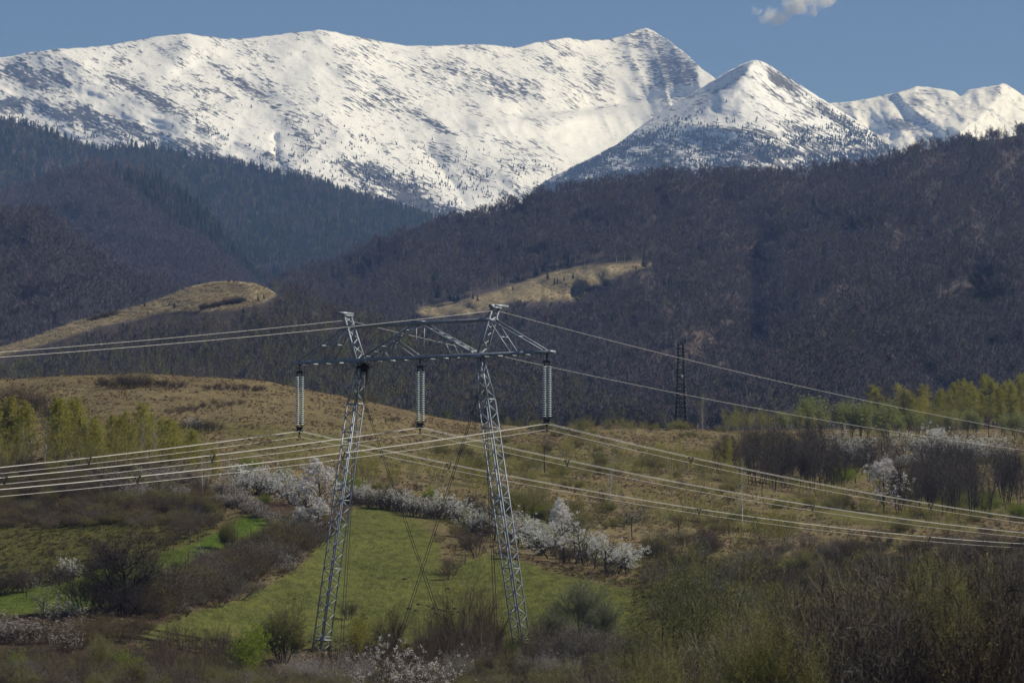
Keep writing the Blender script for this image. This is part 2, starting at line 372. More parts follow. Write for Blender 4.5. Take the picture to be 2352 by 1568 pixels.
massif.ribs = [(300, 24), (800, 36), (1150, 50), (1500, 64)]; massif.ribA = 19.0
peak2.ribs = [(1500, -32), (1760, 40), (1950, 30)]; peak2.ribA = 10.0
peak3.ribs = [(1950, 75), (2120, 50), (2280, 110)]; peak3.ribA = 30.0

def snowmat(name, seed):
    m = M(name); oc = m.obj(); rk = m.at('rock').outputs['Fac']
    mp = m.n('ShaderNodeMapping'); m.l(oc, mp.inputs[0]); mp.inputs['Rotation'].default_value = (0, math.radians(-33), 0); oc2 = mp.outputs[0]
    big = m.noise(oc2, .013, 5, .6, (.5, .12, 1.6)); fine = m.noise(oc2, .095, 6, .7, (.45, .13, 2.0))
    h = m.math('ADD', m.math('MULTIPLY', big, .33), m.math('MULTIPLY', fine, .67))
    th = m.math('SUBTRACT', .632, m.math('MULTIPLY', rk, .262))
    f = m.math('MULTIPLY', m.math('SUBTRACT', h, th), 22.0, True)
    snow = m.ramp(m.noise(oc, .004, 4), [(.3, (.715, .745, .785)), (.7, (.785, .81, .84))])
    rock = m.ramp(m.noise(oc, .02, 3), [(.3, (.040, .044, .050)), (.7, (.085, .08, .075))])
    m.col(m.mix(f, snow, rock)); m.bump(m.math('ADD', big, m.math('MULTIPLY', fine, .5)), .3, 12)
    m.b.inputs['Roughness'].default_value = .75
    return m.m
SNOW = snowmat('snow_and_rock', 0)
me, P, Rw = massif.build('snow_mountain', 4, 170, jag=lambda x: 2.2 * fbm(x / 14, x * 0, 4, 77))
rk = spots(P, Rw, [(90, 180, 130, 40, 12, .86), (60, 250, 170, 34, 10, .80), (330, 215, 170, 24, 28, .72), (300, 300, 280, 36, 16, .76), (560, 200, 150, 26, 32, .68), (470, 130, 60, 40, 20, .55), (640, 140, 120, 45, 25, .36),
    (800, 150, 100, 60, 35, .46), (930, 235, 190, 28, 36, .66), (1060, 170, 90, 50, 30, .58), (1150, 205, 120, 40, 28, .74), (1270, 160, 70, 40, 40, .60), (1370, 180, 60, 45, 40, .62), (1530, 150, 60, 65, 35, .72), (1570, 180, 50, 40, 30, .72), (1470, 100, 40, 30, 30, .55),
    (880, 310, 240, 26, 16, .50), (950, 345, 220, 30, 16, .52), (640, 370, 150, 20, 22, .66), (880, 415, 170, 45, 22, .86), (950, 470, 190, 45, 20, .95), (1180, 385, 120, 30, 10, .50), (1250, 290, 130, 14, -6, .50), (1420, 300, 25, 18, 0, .66), (1180, 330, 120, 26, 8, .45)])
rk = np.maximum(rk, .34 + .14 * fbm(P / 60, Rw / 40, 3, 91)); rk = np.maximum(rk, sst(6, 0, Rw - massif.crest(P)) * .45 * sst(900, 1200, P))
rk = rk * (1 - .75 * spots(P, Rw, [(1400, 300, 190, 44, -12, 1), (1230, 300, 120, 22, 10, .6)])) - .03 + .20 * massif.ribn(P, Rw) + .10 * fbm(P / 26, Rw / 9, 3, 95)
attr(me, 'rock', rk); me.materials.append(SNOW); tag(link('snow_mountain', me), kind='structure')
me, P, Rw = peak2.build('snow_mountain', 4, 130, jag=lambda x: 1.6 * fbm(x / 10, x * 0, 4, 78))
rk = spots(P, Rw, [(1800, 190, 90, 22, 35, .82), (1900, 260, 110, 18, 34, .74), (1830, 240, 110, 40, 30, .60), (1850, 300, 160, 26, 16, .62), (1640, 215, 130, 14, -32, .66), (1520, 265, 120, 10, -24, .55), (1700, 300, 220, 14, 6, .62)])
rk = np.maximum(rk, sst(275, 345, Rw) * (.62 + .16 * fbm(P / 50, Rw / 14, 3, 93))); rk = np.maximum(rk, .36) + .15 * peak2.ribn(P, Rw)
attr(me, 'rock', rk); me.materials.append(SNOW); tag(link('snow_mountain', me), kind='structure')
me, P, Rw = peak3.build('snow_mountain', 3.5, 110, jag=lambda x: 1.8 * fbm(x / 9, x * 0, 4, 79))
rk = spots(P, Rw, [(2060, 285, 50, 22, 0, .74), (2105, 230, 30, 30, 40, .58), (2130, 215, 40, 20, 0, .55), (2290, 215, 18, 40, 20, .55), (1960, 255, 50, 20, 0, .48)])
rk = np.maximum(rk, .30) + .22 * peak3.ribn(P, Rw); attr(me, 'rock', rk); me.materials.append(SNOW); tag(link('snow_mountain', me), kind='structure')

ridge1 = Hill(   # dark conifer ridge on the left
    [(-450, 235), (-200, 250), (0, 275), (60, 286), (120, 305), (200, 336), (240, 345), (300, 337), (380, 345), (450, 362), (540, 375), (620, 395), (700, 410), (760, 430), (830, 450), (900, 475), (985, 500), (1100, 560), (1300, 700), (1500, 800)],
    [(-450, 760), (1500, 860)], [(-450, 5600), (500, 5900), (1000, 5500), (1500, 5400)], [(-450, 3400), (1500, 3300)],
    [([(300, 337), (380, 420), (480, 520), (560, 620)], 260, 110, 150), ([(640, 395), (760, 500), (850, 600)], 200, 90, 130)], .9, [(120, 110, 70, 103, 4), (40, 34, 26, 108, 3)], x0=-450, x1=1500)
ridge2 = Hill(   # brown and purple wooded hill in front of it
    [(-450, 520), (-200, 490), (0, 462), (60, 440), (110, 420), (160, 402), (210, 392), (260, 400), (330, 415), (380, 432), (440, 475), (500, 540), (560, 620), (640, 700), (760, 790), (900, 850)],
    [(-450, 800), (900, 870)], [(-450, 3900), (210, 4100), (560, 3700), (900, 3600)], [(-450, 2500), (900, 2400)],
    [([(215, 390), (330, 500), (430, 590), (520, 660)], 190, 120, 90)], .9, [(90, 90, 60, 113, 4)], x0=-450, x1=900)
ridge3 = Hill(
    [(-450, 540), (-200, 520), (0, 515), (60, 512), (110, 530), (160, 568), (220, 612), (300, 652), (380, 682), (460, 720), (560, 800), (700, 860)],
    [(-450, 860), (700, 880)], [(-450, 2500), (700, 2300)], [(-450, 1750), (700, 1700)], [([(60, 512), (120, 620), (200, 720)], 120, 80, 80)], .9, [(60, 70, 50, 121, 4)], x0=-450, x1=700)
bighill = Hill(  # the broad wooded hill on the right
    [(200, 840), (420, 745), (500, 700), (575, 672), (640, 655), (700, 633), (800, 598), (900, 556), (985, 530), (1090, 500), (1200, 470), (1300, 442), (1400, 426), (1500, 418), (1600, 408), (1700, 408), (1800, 402), (1900, 397), (2000, 385), (2050, 374), (2100, 350), (2200, 330), (2300, 318), (2352, 308), (2800, 260)],
    [(200, 1010), (1100, 1010), (1500, 1020), (2800, 1000)],
    [(200, 2500), (575, 2800), (1000, 2700), (1500, 2600), (2000, 2600), (2352, 2700), (2800, 2700)], [(200, 1500), (900, 1400), (1500, 1300), (2800, 1250)],
    [([(2500, 540), (2300, 600), (2100, 690), (1930, 800), (1800, 900), (1720, 990)], 260, 120, 80), ([(1740, 610), (1745, 720), (1730, 830), (1680, 930)], -210, 46, 40), ([(1200, 470), (1330, 580), (1480, 700), (1580, 820)], 70, 120, 90), ([(2060, 430), (2000, 560), (1880, 690)], 150, 80, 80), ([(900, 560), (960, 640), (1060, 740), (1180, 840)], 60, 110, 90), ([(1560, 430), (1600, 520), (1640, 600)], 60, 80, 80), ([(2300, 340), (2250, 440), (2180, 540)], 120, 70, 70)],
    .95, [(85, 130, 80, 131, 4), (4, 36, 26, 137, 3)], x0=200, x1=2800)
midhill = Hill(  # hill with the pale bald top
    [(-450, 900), (-200, 850), (0, 798), (80, 773), (170, 738), (260, 718), (330, 698), (390, 678), (440, 657), (490, 647), (530, 645), (580, 650), (615, 662), (660, 690), (740, 722), (820, 748), (900, 770), (1000, 800), (1100, 832), (1180, 862), (1280, 905), (1380, 950), (1470, 990), (1600, 1060)],
    [(-450, 1040), (1200, 1040), (1600, 1090)], [(-450, 1450), (530, 1560), (900, 1420), (1200, 1250), (1600, 1100)], [(-450, 1040), (1600, 1000)],
    [([(560, 650), (640, 740), (740, 820)], 60, 110, 120)], .95, [(16, 160, 70, 143, 3), (.8, 30, 24, 147, 3)], x0=-450, x1=1600)
m = M('forest_floor'); oc = m.obj()
c = m.ramp(m.noise(oc, .03, 6, .65), [(.3, (.055, .047, .047)), (.55, (.072, .061, .059)), (.75, (.095, .079, .070))])
c = m.mix(m.at('bald').outputs['Fac'], c, m.ramp(m.noise(oc, .05, 7, .7, (1, .5, 1)), [(.3, (.20, .168, .10)), (.5, (.275, .228, .138)), (.7, (.35, .29, .18))]))
c = m.mix(m.at('litter').outputs['Fac'], c, m.ramp(m.noise(oc, .06, 5, .7), [(.40, (.07, .058, .054)), (.72, (.20, .152, .115))]))
m.col(c); m.bump(m.noise(oc, .2, 5, .7), .6, 1.5); m.b.inputs['Roughness'].default_value = 1; m.b.inputs['Specular IOR Level'].default_value = 0
FLOOR = m.m
MEADOW = [(935, 722), (975, 705), (1060, 690), (1130, 672), (1200, 648), (1250, 628), (1320, 614), (1400, 606), (1500, 602), (1505, 610), (1440, 622), (1385, 648), (1330, 668), (1310, 690), (1200, 690), (1150, 700), (1080, 722), (1000, 726)]
BALD = [(-500, 905), (0, 792), (170, 730), (390, 670), (490, 640), (600, 645), (640, 670), (610, 690), (580, 700), (530, 712), (470, 714), (380, 716), (300, 735), (220, 752), (120, 785), (0, 820), (-500, 930)]
LITTER = [(1480, 690, 60, 30, 10, .6), (1600, 800, 110, 60, -12, 1), (1860, 715, 150, 45, -14, 1), (2120, 560, 110, 22, -10, .6), (1500, 830, 50, 40, 0, .8)]
for H, nm, st, nr in ((ridge1, 'wooded_ridge', 9, 60), (ridge2, 'wooded_ridge', 8, 50), (ridge3, 'wooded_ridge', 8, 50), (bighill, 'wooded_hill', 6, 100), (midhill, 'bald_hill', 5, 70)):
    me, P, Rw = H.build(nm, st, nr)
    attr(me, 'bald', inpoly(P, Rw, BALD, 3) if H is midhill else (inpoly(P, Rw, MEADOW, 3) if H is bighill else P * 0))
    attr(me, 'litter', np.clip(spots(P, Rw, LITTER), 0, 1) if H is bighill else P * 0)
    me.materials.append(FLOOR); tag(link(nm, me), kind='structure')

# ------------------------------------------------------------------ steel: bars, plates, tubes collected into one mesh per part
def metal(name, c, metallic, rough, var=.25):
    m = M(name); n = m.noise(m.obj(), 2.2, 4)
    m.col(m.ramp(n, [(.3, tuple(x * (1 - var) for x in c)), (.7, tuple(x * (1 + var) for x in c))]))
    m.b.inputs['Metallic'].default_value = metallic; m.b.inputs['Roughness'].default_value = rough; m.b.inputs['Specular IOR Level'].default_value = .5
    return m.m
STEEL = metal('galvanised_steel', (.27, .30, .325), .3, .5)
DARKSTEEL = metal('dark_fittings', (.03, .03, .033), .3, .5)
ALU = metal('aluminium_cable', (.62, .60, .55), .35, .45, .08)
GUY = metal('rusty_guy_cable', (.035, .028, .024), .2, .7)
GREENSTEEL = metal('weathered_steel', (.016, .020, .020), .0, .8)
GLASS = M('insulator_glass'); GLASS.col((.62, .72, .69)); GLASS.b.inputs['Roughness'].default_value = .12; GLASS.b.inputs['Specular IOR Level'].default_value = .8; GLASS = GLASS.m
CONC = M('concrete'); CONC.col(CONC.ramp(CONC.noise(CONC.obj(), 3, 4), [(.3, (.25, .24, .22)), (.7, (.36, .35, .32))])); CONC = CONC.m
class MB:
    def __init__(s): s.v = []; s.f4 = []; s.f3 = []; s.n = 0
    def add(s, v, f):
        v = np.asarray(v, float)
        for q in f: (s.f4 if len(q) == 4 else s.f3).append([i + s.n for i in q])
        s.v.append(v); s.n += len(v)
    def bar(s, a, b, w, h=None, up=(0, 0, 1)):
        """a steel bar from a to b"""
        a = Vector(a); b = Vector(b); d = (b - a).normalized(); h = h or w
        x = d.cross(Vector(up));
        if x.length < .05: x = d.cross(Vector((1, 0, 0)))
        x.normalize(); y = x.cross(d)
        v = [tuple(p + x * i + y * j) for p in (a, b) for i, j in ((-w / 2, -h / 2), (w / 2, -h / 2), (w / 2, h / 2), (-w / 2, h / 2))]
        s.add(v, [(0, 1, 5, 4), (1, 2, 6, 5), (2, 3, 7, 6), (3, 0, 4, 7), (3, 2, 1, 0), (4, 5, 6, 7)])
    def block(s, c, ax, ay, az):
        """box with centre c and half axes"""
        c, ax, ay, az = map(Vector, (c, ax, ay, az))
        v = [tuple(c + ax * i + ay * j + az * k) for k in (-1, 1) for j in (-1, 1) for i in (-1, 1)]
        s.add(v, [(0, 2, 3, 1), (4, 5, 7, 6), (0, 1, 5, 4), (2, 6, 7, 3), (0, 4, 6, 2), (1, 3, 7, 5)])
    def tube(s, pts, r, k=5):
        pts = [Vector(p) for p in pts]; v = []; f = []
        for i, p in enumerate(pts):
            d = (pts[min(i + 1, len(pts) - 1)] - pts[max(i - 1, 0)]).normalized()
            x = d.cross(Vector((.01, .02, 1))).normalized(); y = x.cross(d)
            rr = r[i] if hasattr(r, '__len__') else r
            v += [tuple(p + (x * math.cos(6.2832 * j / k) + y * math.sin(6.2832 * j / k)) * rr) for j in range(k)]
        for i in range(len(pts) - 1): f += [(i * k + j, i * k + (j + 1) % k, (i + 1) * k + (j + 1) % k, (i + 1) * k + j) for j in range(k)]
        s.add(v, f)
    def lathe(s, prof, c, k=10):
        v = [(c[0] + r * math.cos(6.2832 * j / k), c[1] + r * math.sin(6.2832 * j / k), c[2] + z) for r, z in prof for j in range(k)]
        s.add(v, [(i * k + j, i * k + (j + 1) % k, (i + 1) * k + (j + 1) % k, (i + 1) * k + j) for i in range(len(prof) - 1) for j in range(k)])
    def build(s, name, m, parent=None, smooth=False, off=None):
        v = np.concatenate(s.v)
        if off is not None: v = v - np.array(off)
        return link(name, mesh(name, v, [np.array(s.f4, np.int32).reshape(-1, 4), np.array(s.f3, np.int32).reshape(-1, 3)], [m], smooth=smooth), parent)
def empty(name, loc=(0, 0, 0)):
    o = link(name, None); o.location = loc; o.empty_display_size = .5; return o

CX, LX = Vector((.8, -.6, 0)), Vector((.6, .8, 0))       # along the crossarm, along the line
P0 = Vector((-7.18, 300, 0))
def tp(l, s, z): return P0 + CX * l + LX * s + Vector((0, 0, z))
ZB = -6.2                                                 # foot of the pylon (buried a little in the scrub)
pyl = empty('lattice_pylon', tp(0, 0, ZB)); OFF = tuple(tp(0, 0, ZB))
tag(pyl, 'tall grey guyed lattice pylon with two splayed masts and a wide crossarm', 'pylon')
def mast(sg):
    top, bot = (5.95, 17.25), (10.05, ZB + .7); b = MB()
    W = [(0, .30), (.5, .36), (3.2, .93), (20.5, .97), (22.0, .95), (24, .9)]
    def corner(z, i):
        t = (top[1] - z) / (top[1] - bot[1]); l = sg * (top[0] + (bot[0] - top[0]) * t)
        h = np.interp(top[1] - z, [q[0] for q in W], [q[1] for q in W]) / 2
        return tp(l + h * (1 if i in (1, 2) else -1), h * (1 if i > 1 else -1), z)
    zs = list(np.arange(top[1], bot[1], -.60)) + [bot[1]]
    for i in range(4):
        for z0, z1 in ((top[1], top[1] - 3.2), (top[1] - 3.2, bot[1])): b.bar(corner(z0, i), corner(z1, i), .085)
        j = (i + 1) % 4
        for k, (z0, z1) in enumerate(zip(zs[:-1], zs[1:])):
            p, q = (i, j) if (k + i) % 2 else (j, i)
            b.bar(corner(z0, p), corner(z1, q), .045)
            if k % 9 == 8: b.bar(corner(z1, i), corner(z1, j), .07)
    for zc in (top[1] - 3.2, bot[1] + .9): 
        for i in range(4): b.bar(corner(zc, i), corner(zc, (i + 1) % 4), .11)
    o = b.build('mast', STEEL, pyl, off=OFF)
    f = MB(); c0 = tp(sg * bot[0], 0, bot[1] - .35); f.block(c0, CX * .75, LX * .75, (0, 0, .34)); f.block(c0 + Vector((0, 0, -.55)), CX * 1.1, LX * 1.1, (0, 0, .3)); f.build('foundation', CONC, o, off=OFF)
for sg in (-1, 1): mast(sg)
# crossarm: two lower chords tied by rungs, ties to the peaks, the middle truss
a = MB(); S = .52; ZA = 17.5
for s in (-S, S):
    a.bar(tp(-12.75, s * .55, ZA), tp(-10.5, s, ZA), .16, .24); a.bar(tp(-10.5, s, ZA), tp(10.5, s, ZA), .16, .24); a.bar(tp(10.5, s, ZA), tp(12.75, s * .55, ZA), .16, .24)
rl = np.arange(-11.9, 12, 1.32)
for k, l in enumerate(rl):
    e = S if abs(l) < 10.5 else S * .75
    a.bar(tp(l, -e - .12, ZA - .15), tp(l, e + .1, ZA - .15), .06, .06)
    if k: 
        a.bar(tp(rl[k - 1], -S * .9 * (1 if k % 2 else -1), ZA - .1), tp(l, S * .9 * (1 if k % 2 else -1), ZA - .1), .06)
for sg in (-1, 1):
    a.block(tp(sg * 12.45, 0, ZA + .02), CX * .42, LX * .38, (0, 0, .10)); a.block(tp(sg * 5.95, 0, ZA - .13), CX * .55, LX * .6, (0, 0, .1))
a.block(tp(0, 0, ZA), CX * .35, LX * .5, (0, 0, .08))
arm = a.build('crossarm', STEEL, pyl, off=OFF)
for sg in (-1, 1):
    b = MB()
    for s in (-.5, .5):
        b.bar(tp(sg * 7.2, s, 20.15), tp(sg * 12.1, s * .7, ZA + .15), .105)
        b.bar(tp(sg * 7.2, s, 20.05), tp(sg * 9.15, s, ZA + .1), .085)
    b.bar(tp(sg * 9.75, -.52, 18.8), tp(sg * 9.75, .52, 18.8), .085); b.bar(tp(sg * 8.2, -.52, 18.8), tp(sg * 8.2, .52, 18.8), .085)
    b.build('tie_bars', STEEL, pyl, off=OFF)
b = MB()
for s in (-.5, .5):
    b.bar(tp(-7.25, s, 20.2), tp(7.25, s, 20.2), .15, .2)
b.block(tp(0, 0, 20.32), CX * .5, LX * .62, (0, 0, .05))
for l in (-4.5, -2, 2, 4.8): b.bar(tp(l, -.5, 20.22), tp(l, .5, 20.22), .06)
b.build('top_chord', STEEL, pyl, off=OFF)
b = MB()
for sg in (-1, 1):
    A, B = (.35, 20.1), (5.55, 17.65); ev = lambda t: (A[0] + (B[0] - A[0]) * t, A[1] + (B[1] - A[1]) * t)
    for s in (-.5, .5): b.bar(tp(sg * A[0], s, A[1]), tp(sg * B[0], s, B[1]), .135)
    for k, t in enumerate((.16, .32, .48, .64, .8, .94)):
        l, z = ev(t); b.bar(tp(sg * l, -.5, z), tp(sg * l, .5, z), .06)
        if k: l0, z0 = ev((.16, .32, .48, .64, .8, .94)[k - 1]); b.bar(tp(sg * l0, -.5, z0), tp(sg * l, .5, z), .05)
    for s in (-.5, .5):
        l, z = ev(.44); b.bar(tp(sg * l, s, z), tp(sg * .25, s, ZA + .1), .075)
        l, z = ev(.44); b.bar(tp(sg * l, s, z), tp(sg * 3.4, s, ZA + .1), .06)
        l, z = ev(.72); b.bar(tp(sg * l, s, z), tp(sg * 3.5, s, ZA + .1), .055); b.bar(tp(sg * l, s, z), tp(sg * 4.6, s, ZA + .1), .05)
for s in (-.5, .5): b.bar(tp(0, s, 20.1), tp(0, s, ZA + .1), .05)
b.build('centre_truss', STEEL, pyl, off=OFF)
for sg in (-1, 1):                                       # earth wire peaks: ladders leaning outwards, with a cap beam
    b = MB(); ev = lambda t: (sg * (5.95 + 1.45 * t), 17.3 + 3.8 * t)
    for s in (-.52, .52):
        l0, z0 = ev(-.03); l1, z1 = ev(1); b.bar(tp(l0, s, z0), tp(l1, s * .82, z1), .14, .18)
    ts = (.04, .2, .36, .52, .68, .84, .98)
    for k in range(6):
        l0, z0 = ev(ts[k]); l1, z1 = ev(ts[k + 1]); q = 1 if k % 2 else -1
        b.bar(tp(l0, .5 * q, z0), tp(l1, -.46 * q, z1), .085)
        if k % 2: b.bar(tp(l0, -.5 * q, z0), tp(l1, .46 * q, z1), .05)
    l, z = ev(.76); b.bar(tp(l, -.5, z), tp(l, .5, z), .14)
    pk = b.build('earth_wire_peak', STEEL, pyl, off=OFF)
    l, z = ev(1.0); c = MB(); sh = -.25 if sg < 0 else .55
    c.block(tp(l, sh, z + .17), CX * .2, LX * .85, (0, 0, .085)); c.block(tp(l, 0, z), CX * .2, LX * .55, (0, 0, .06))
    if sg > 0: c.block(tp(l, -.45, z + .12), CX * .15, LX * .28, (0, 0, .12))
    c.build('cap_box', STEEL, pk, off=OFF)
gA, gC = 6.9, 3.9
for sg in (-1, 1):
    for q in (-1, 1):
        st = tp(sg * 6.25, 0, 15.7); en = st + LX * (gA * q) - CX * (sg * gC); en.z = gz(*[float(x) for x in (pix(en)[0], en.y)])[2] - .3 if True else 0
        b = MB()
        for e in (-.07, .07):
            pts = [st.lerp(en, t) + CX * e * (1 + t) - Vector((0, 0, .12 * 4 * t * (1 - t))) for t in np.linspace(0, 1, 9)]; b.tube(pts, .026, 4)
        b.bar(en + Vector((0, 0, -.4)), st.lerp(en, .96), .09)
        b.build('guy_cable', GUY, pyl, off=OFF)
# a crow's nest of sticks under the crossarm at the left mast
b = MB(); c0 = tp(-5.6, -.1, 16.95); rn = np.random.default_rng(3)
for k in range(90):
    d = Vector(rn.normal(0, 1, 3)); d.z *= .35; d.normalize(); p = c0 + Vector((rn.normal(0, .2), rn.normal(0, .2), rn.normal(-.02, .12)))
    b.bar(p - d * .34, p + d * .34, .03)
for k in range(22):
    p = c0 + Vector((rn.normal(0, .22), rn.normal(0, .22), -.2)); b.bar(p, p + Vector((rn.normal(0, .12), rn.normal(0, .12), -rn.uniform(.3, 1.3))), .025)
tag(b.build('bird_nest', BARKD), 'dark stick nest tucked under the crossarm at the left mast', 'nest')

# insulator strings
ZI = ZA - .2
NDISC, PITCH = 23, .171
disc = MB(); disc.lathe([(.03, .035), (.09, .03), (.155, -.005), (.165, -.03), (.13, -.04), (.06, -.03), (.03, -.035)], (0, 0, 0), 12)
dm = disc.build('glass_disc', GLASS, smooth=True); dmesh = dm.data; bpy.data.objects.remove(dm)
capm = MB(); capm.lathe([(.0, .10), (.052, .09), (.056, .03), (.03, .02), (.03, -.07), (.0, -.07)], (0, 0, 0), 8)
ATT = []
for l, lab in ((-12.3, 'double glass insulator string hanging from the left end of the pylon crossarm'), (0, 'double glass insulator string hanging from the middle of the pylon crossarm'), (12.3, 'double glass insulator string hanging from the right end of the pylon crossarm')):
    o = empty('insulator_string', tp(l, 0, ZI)); of = tuple(tp(l, 0, ZI)); tag(o, lab, 'insulator', 'insulator strings under the crossarm')
    T = lambda c, s, z: tp(l + c, s, ZI + z)
    b = MB(); b.tube([T(0, 0, .15), T(0, 0, -.42)], .035, 6)
    for z in (0, -.2): b.block(T(0, 0, z), CX * .06, LX * .06, (0, 0, .07))
    b.build('hanger', DARKSTEEL, o, off=of)
    b = MB()
    n = 8
    for k in range(n):
        u = (k + .5) / n * 2 - 1; b.block(T(u * .33, 0, -.55 + .05 * (1 - u * u)), CX * .043, LX * .04, (0, 0, .06 + .05 * (1 - abs(u))))
    for sg in (-1, 1): b.tube([T(sg * .25, 0, -.5), T(sg * .25, 0, -.86)], .04, 6); b.tube([T(sg * .1, 0, -.55), T(sg * .19, 0, -.72), T(sg * .2, 0, -.86)], .018, 4); b.tube([T(sg * .12, 0, -.84), T(sg * .48, 0, -.82)], .022, 4)
    b.build('upper_yoke', DARKSTEEL, o, off=of)
    for sg in (-1, 1):
        b = MB()
        for k in range(NDISC): b.lathe([(.0, .10), (.058, .09), (.062, .03), (.036, .02), (.036, -.07), (.0, -.075)], T(sg * .25, 0, -.92 - k * PITCH), 8)
        cl = b.build('insulator_column', DARKSTEEL, o, off=of)
        for k in range(NDISC):
            d = link('glass_disc', dmesh, cl); d.location = Vector(T(sg * .25, 0, -.92 - k * PITCH)) - Vector(of)
    zb = -.92 - NDISC * PITCH
    b = MB(); b.block(T(0, 0, zb - .12), CX * .34, LX * .045, (0, 0, .07)); b.block(T(0, 0, zb - .24), CX * .24, LX * .04, (0, 0, .06))
    for sg in (-1, 1):
        b.tube([T(sg * .25, 0, zb + .05), T(sg * .25, 0, zb - .1)], .04, 6)
        b.tube([T(sg * .1, 0, zb + .12), T(sg * .13, 0, zb), T(sg * .42, 0, zb - .01), T(sg * .55, 0, zb + .12)], .024, 4)
        b.block(T(sg * .2, 0, zb - .36), CX * .05, LX * .14, (0, 0, .06))
    b.block(T(0, 0, zb - .45), CX * .06, LX * .04, (0, 0, .2)); b.tube([T(0, 0, zb - .6), T(0, 0, zb - .82)], [.06, .03], 6); b.block(T(0, 0, zb - .83), CX * .05, LX * .14, (0, 0, .05))
    b.build('lower_yoke', DARKSTEEL, o, off=of)
    ATT.append((l, ZI + zb))

# conductors: three cables per phase, sagging away to both sides; earth wires on the peaks
def wire(l, s, z0, aR, bR, aL, bL, c=0.0):
    pts = []
    for q in list(np.arange(-130, 0, 6)) + list(np.arange(0, 246, 6)):
        a_, b_ = (aR, bR) if q >= 0 else (aL, bL); A = abs(q)
        z = z0 - a_ * A + b_ * A * A
        pts.append(tp(l + c, q, z))
    return pts
SL = [(.118, .00042, .123, .0004), (.114, .00040, .125, .0004), (.114, .0004, .128, .0004)]
for (l, z), (aR, bR, aL, bL), lab in zip(ATT, SL, ('bundle of three power cables held by the left insulator string', 'bundle of three power cables held by the middle insulator string', 'bundle of three power cables held by the right insulator string')):
    o = empty('conductor_bundle', tp(l, 0, z - .4)); of = tuple(tp(l, 0, z - .4)); tag(o, lab, 'power line', 'power cables of the pylon')
    for c, dz in ((-.2, -.4), (.2, -.4), (0, -.85)):
        b = MB(); b.tube(wire(l, 0, z + dz, aR, bR, aL, bL, c), .0145, 5); b.build('cable', ALU, o, smooth=True, off=of)
    ev = lambda q, c, dz: tp(l + c, q, z + dz - (aR if q > 0 else aL) * abs(q) + (bR if q > 0 else bL) * q * q)
    for q in (-46, -24.5, 19.5, 57, 98):
        b = MB(); A_, B_, C_ = ev(q, -.2, -.4), ev(q, .2, -.4), ev(q, 0, -.85)
        for u, v in ((A_, B_), (B_, C_), (C_, A_)): b.bar(u, v, .05)
        for u in (A_, B_, C_): b.block(u, CX * .045, LX * .09, (0, 0, .045))
        b.build('spacer', DARKSTEEL, o, off=of)
    for q in (-2.6, -1.9, 1.9, 2.6):
        for c, dz in (((-.2, -.4) if abs(q) < 2 else (.2, -.4)), (0, -.85)) if abs(q) < 2 else ((.2, -.4),):
            b = MB(); u = ev(q, c, dz); b.block(u - Vector((0, 0, .07)), CX * .02, LX * .03, (0, 0, .07)); b.tube([u + LX * -.2 - Vector((0, 0, .15)), u + LX * .2 - Vector((0, 0, .15))], .016, 4)
            for e in (-.2, .2): b.block(u + LX * e - Vector((0, 0, .17)), CX * .035, LX * .07, (0, 0, .035))
            b.build('damper', DARKSTEEL, o, off=of)
for l, z, aR, bR, aL, bL, lab in ((-7.4, 20.75, .100, .0003, .125, .0003, 'thin earth wire running over the left peak of the pylon'), (7.4, 20.9, .107, .0003, .13, .0003, 'thin earth wire running over the right peak of the pylon')):
    o = empty('earth_wire', tp(l, 0, z)); of = tuple(tp(l, 0, z)); tag(o, lab, 'power line', 'earth wires of the pylon')
    b = MB(); b.tube(wire(l, 0, z, aR, bR, aL, bL), .0135, 5); b.build('cable', ALU, o, smooth=True, off=of)
    for q in (-2.2, 2.0):
        b = MB(); u = tp(l, q, z - (aR if q > 0 else aL) * abs(q)); b.tube([u + LX * -.2 - Vector((0, 0, .12)), u + LX * .2 - Vector((0, 0, .12))], .016, 4); b.block(u - Vector((0, 0, .06)), CX * .02, LX * .03, (0, 0, .06))
        for e in (-.2, .2): b.block(u + LX * e - Vector((0, 0, .14)), CX * .035, LX * .07, (0, 0, .035))
        b.build('damper', DARKSTEEL, o, off=of)

# the slim dark pylon on the ridge
g = Vector(gz(1564, 737.0)); h = (978 - 775) / FP * 737
o = empty('lattice_pylon', g); tag(o, 'slim dark lattice pylon without arms standing on the dry ridge', 'pylon')
b = MB(); yaw = Matrix.Rotation(.12, 3, 'Z')
def cr(z, i):
    w = np.interp(z / h, [0, .1, .35, .55, 1], [1.32, 1.0, .74, .62, .46]); return g + yaw @ Vector((w * (1 if i in (1, 2) else -1), w * (1 if i > 1 else -1), z - .15))
zz = [0, .1, .15, .2, .25, .305, .36] + list(np.arange(.40, 1.001, .04)); zz = [q * h for q in zz]
for i in range(4):
    j = (i + 1) % 4
    for z0, z1 in zip(zz[:-1], zz[1:]): b.bar(cr(z0, i), cr(z1, i), .21)
    for k, (z0, z1) in enumerate(zip(zz[1:-1], zz[2:])):
        b.bar(cr(z0, i if k % 2 or k < 6 else j), cr(z1, j if k % 2 or k < 6 else i), .115)
        if k < 6: b.bar(cr(z0, j), cr(z1, i), .115)
    for z in (zz[1], zz[5], zz[6], zz[-1]): b.bar(cr(z, i), cr(z, j), .12)
    b.bar(cr(0, i), (cr(zz[1], i) + cr(zz[1], j)) / 2, .09); b.bar(cr(0, j), (cr(zz[1], i) + cr(zz[1], j)) / 2, .09)
b.build('lattice_mast', GREENSTEEL, o, off=tuple(g))
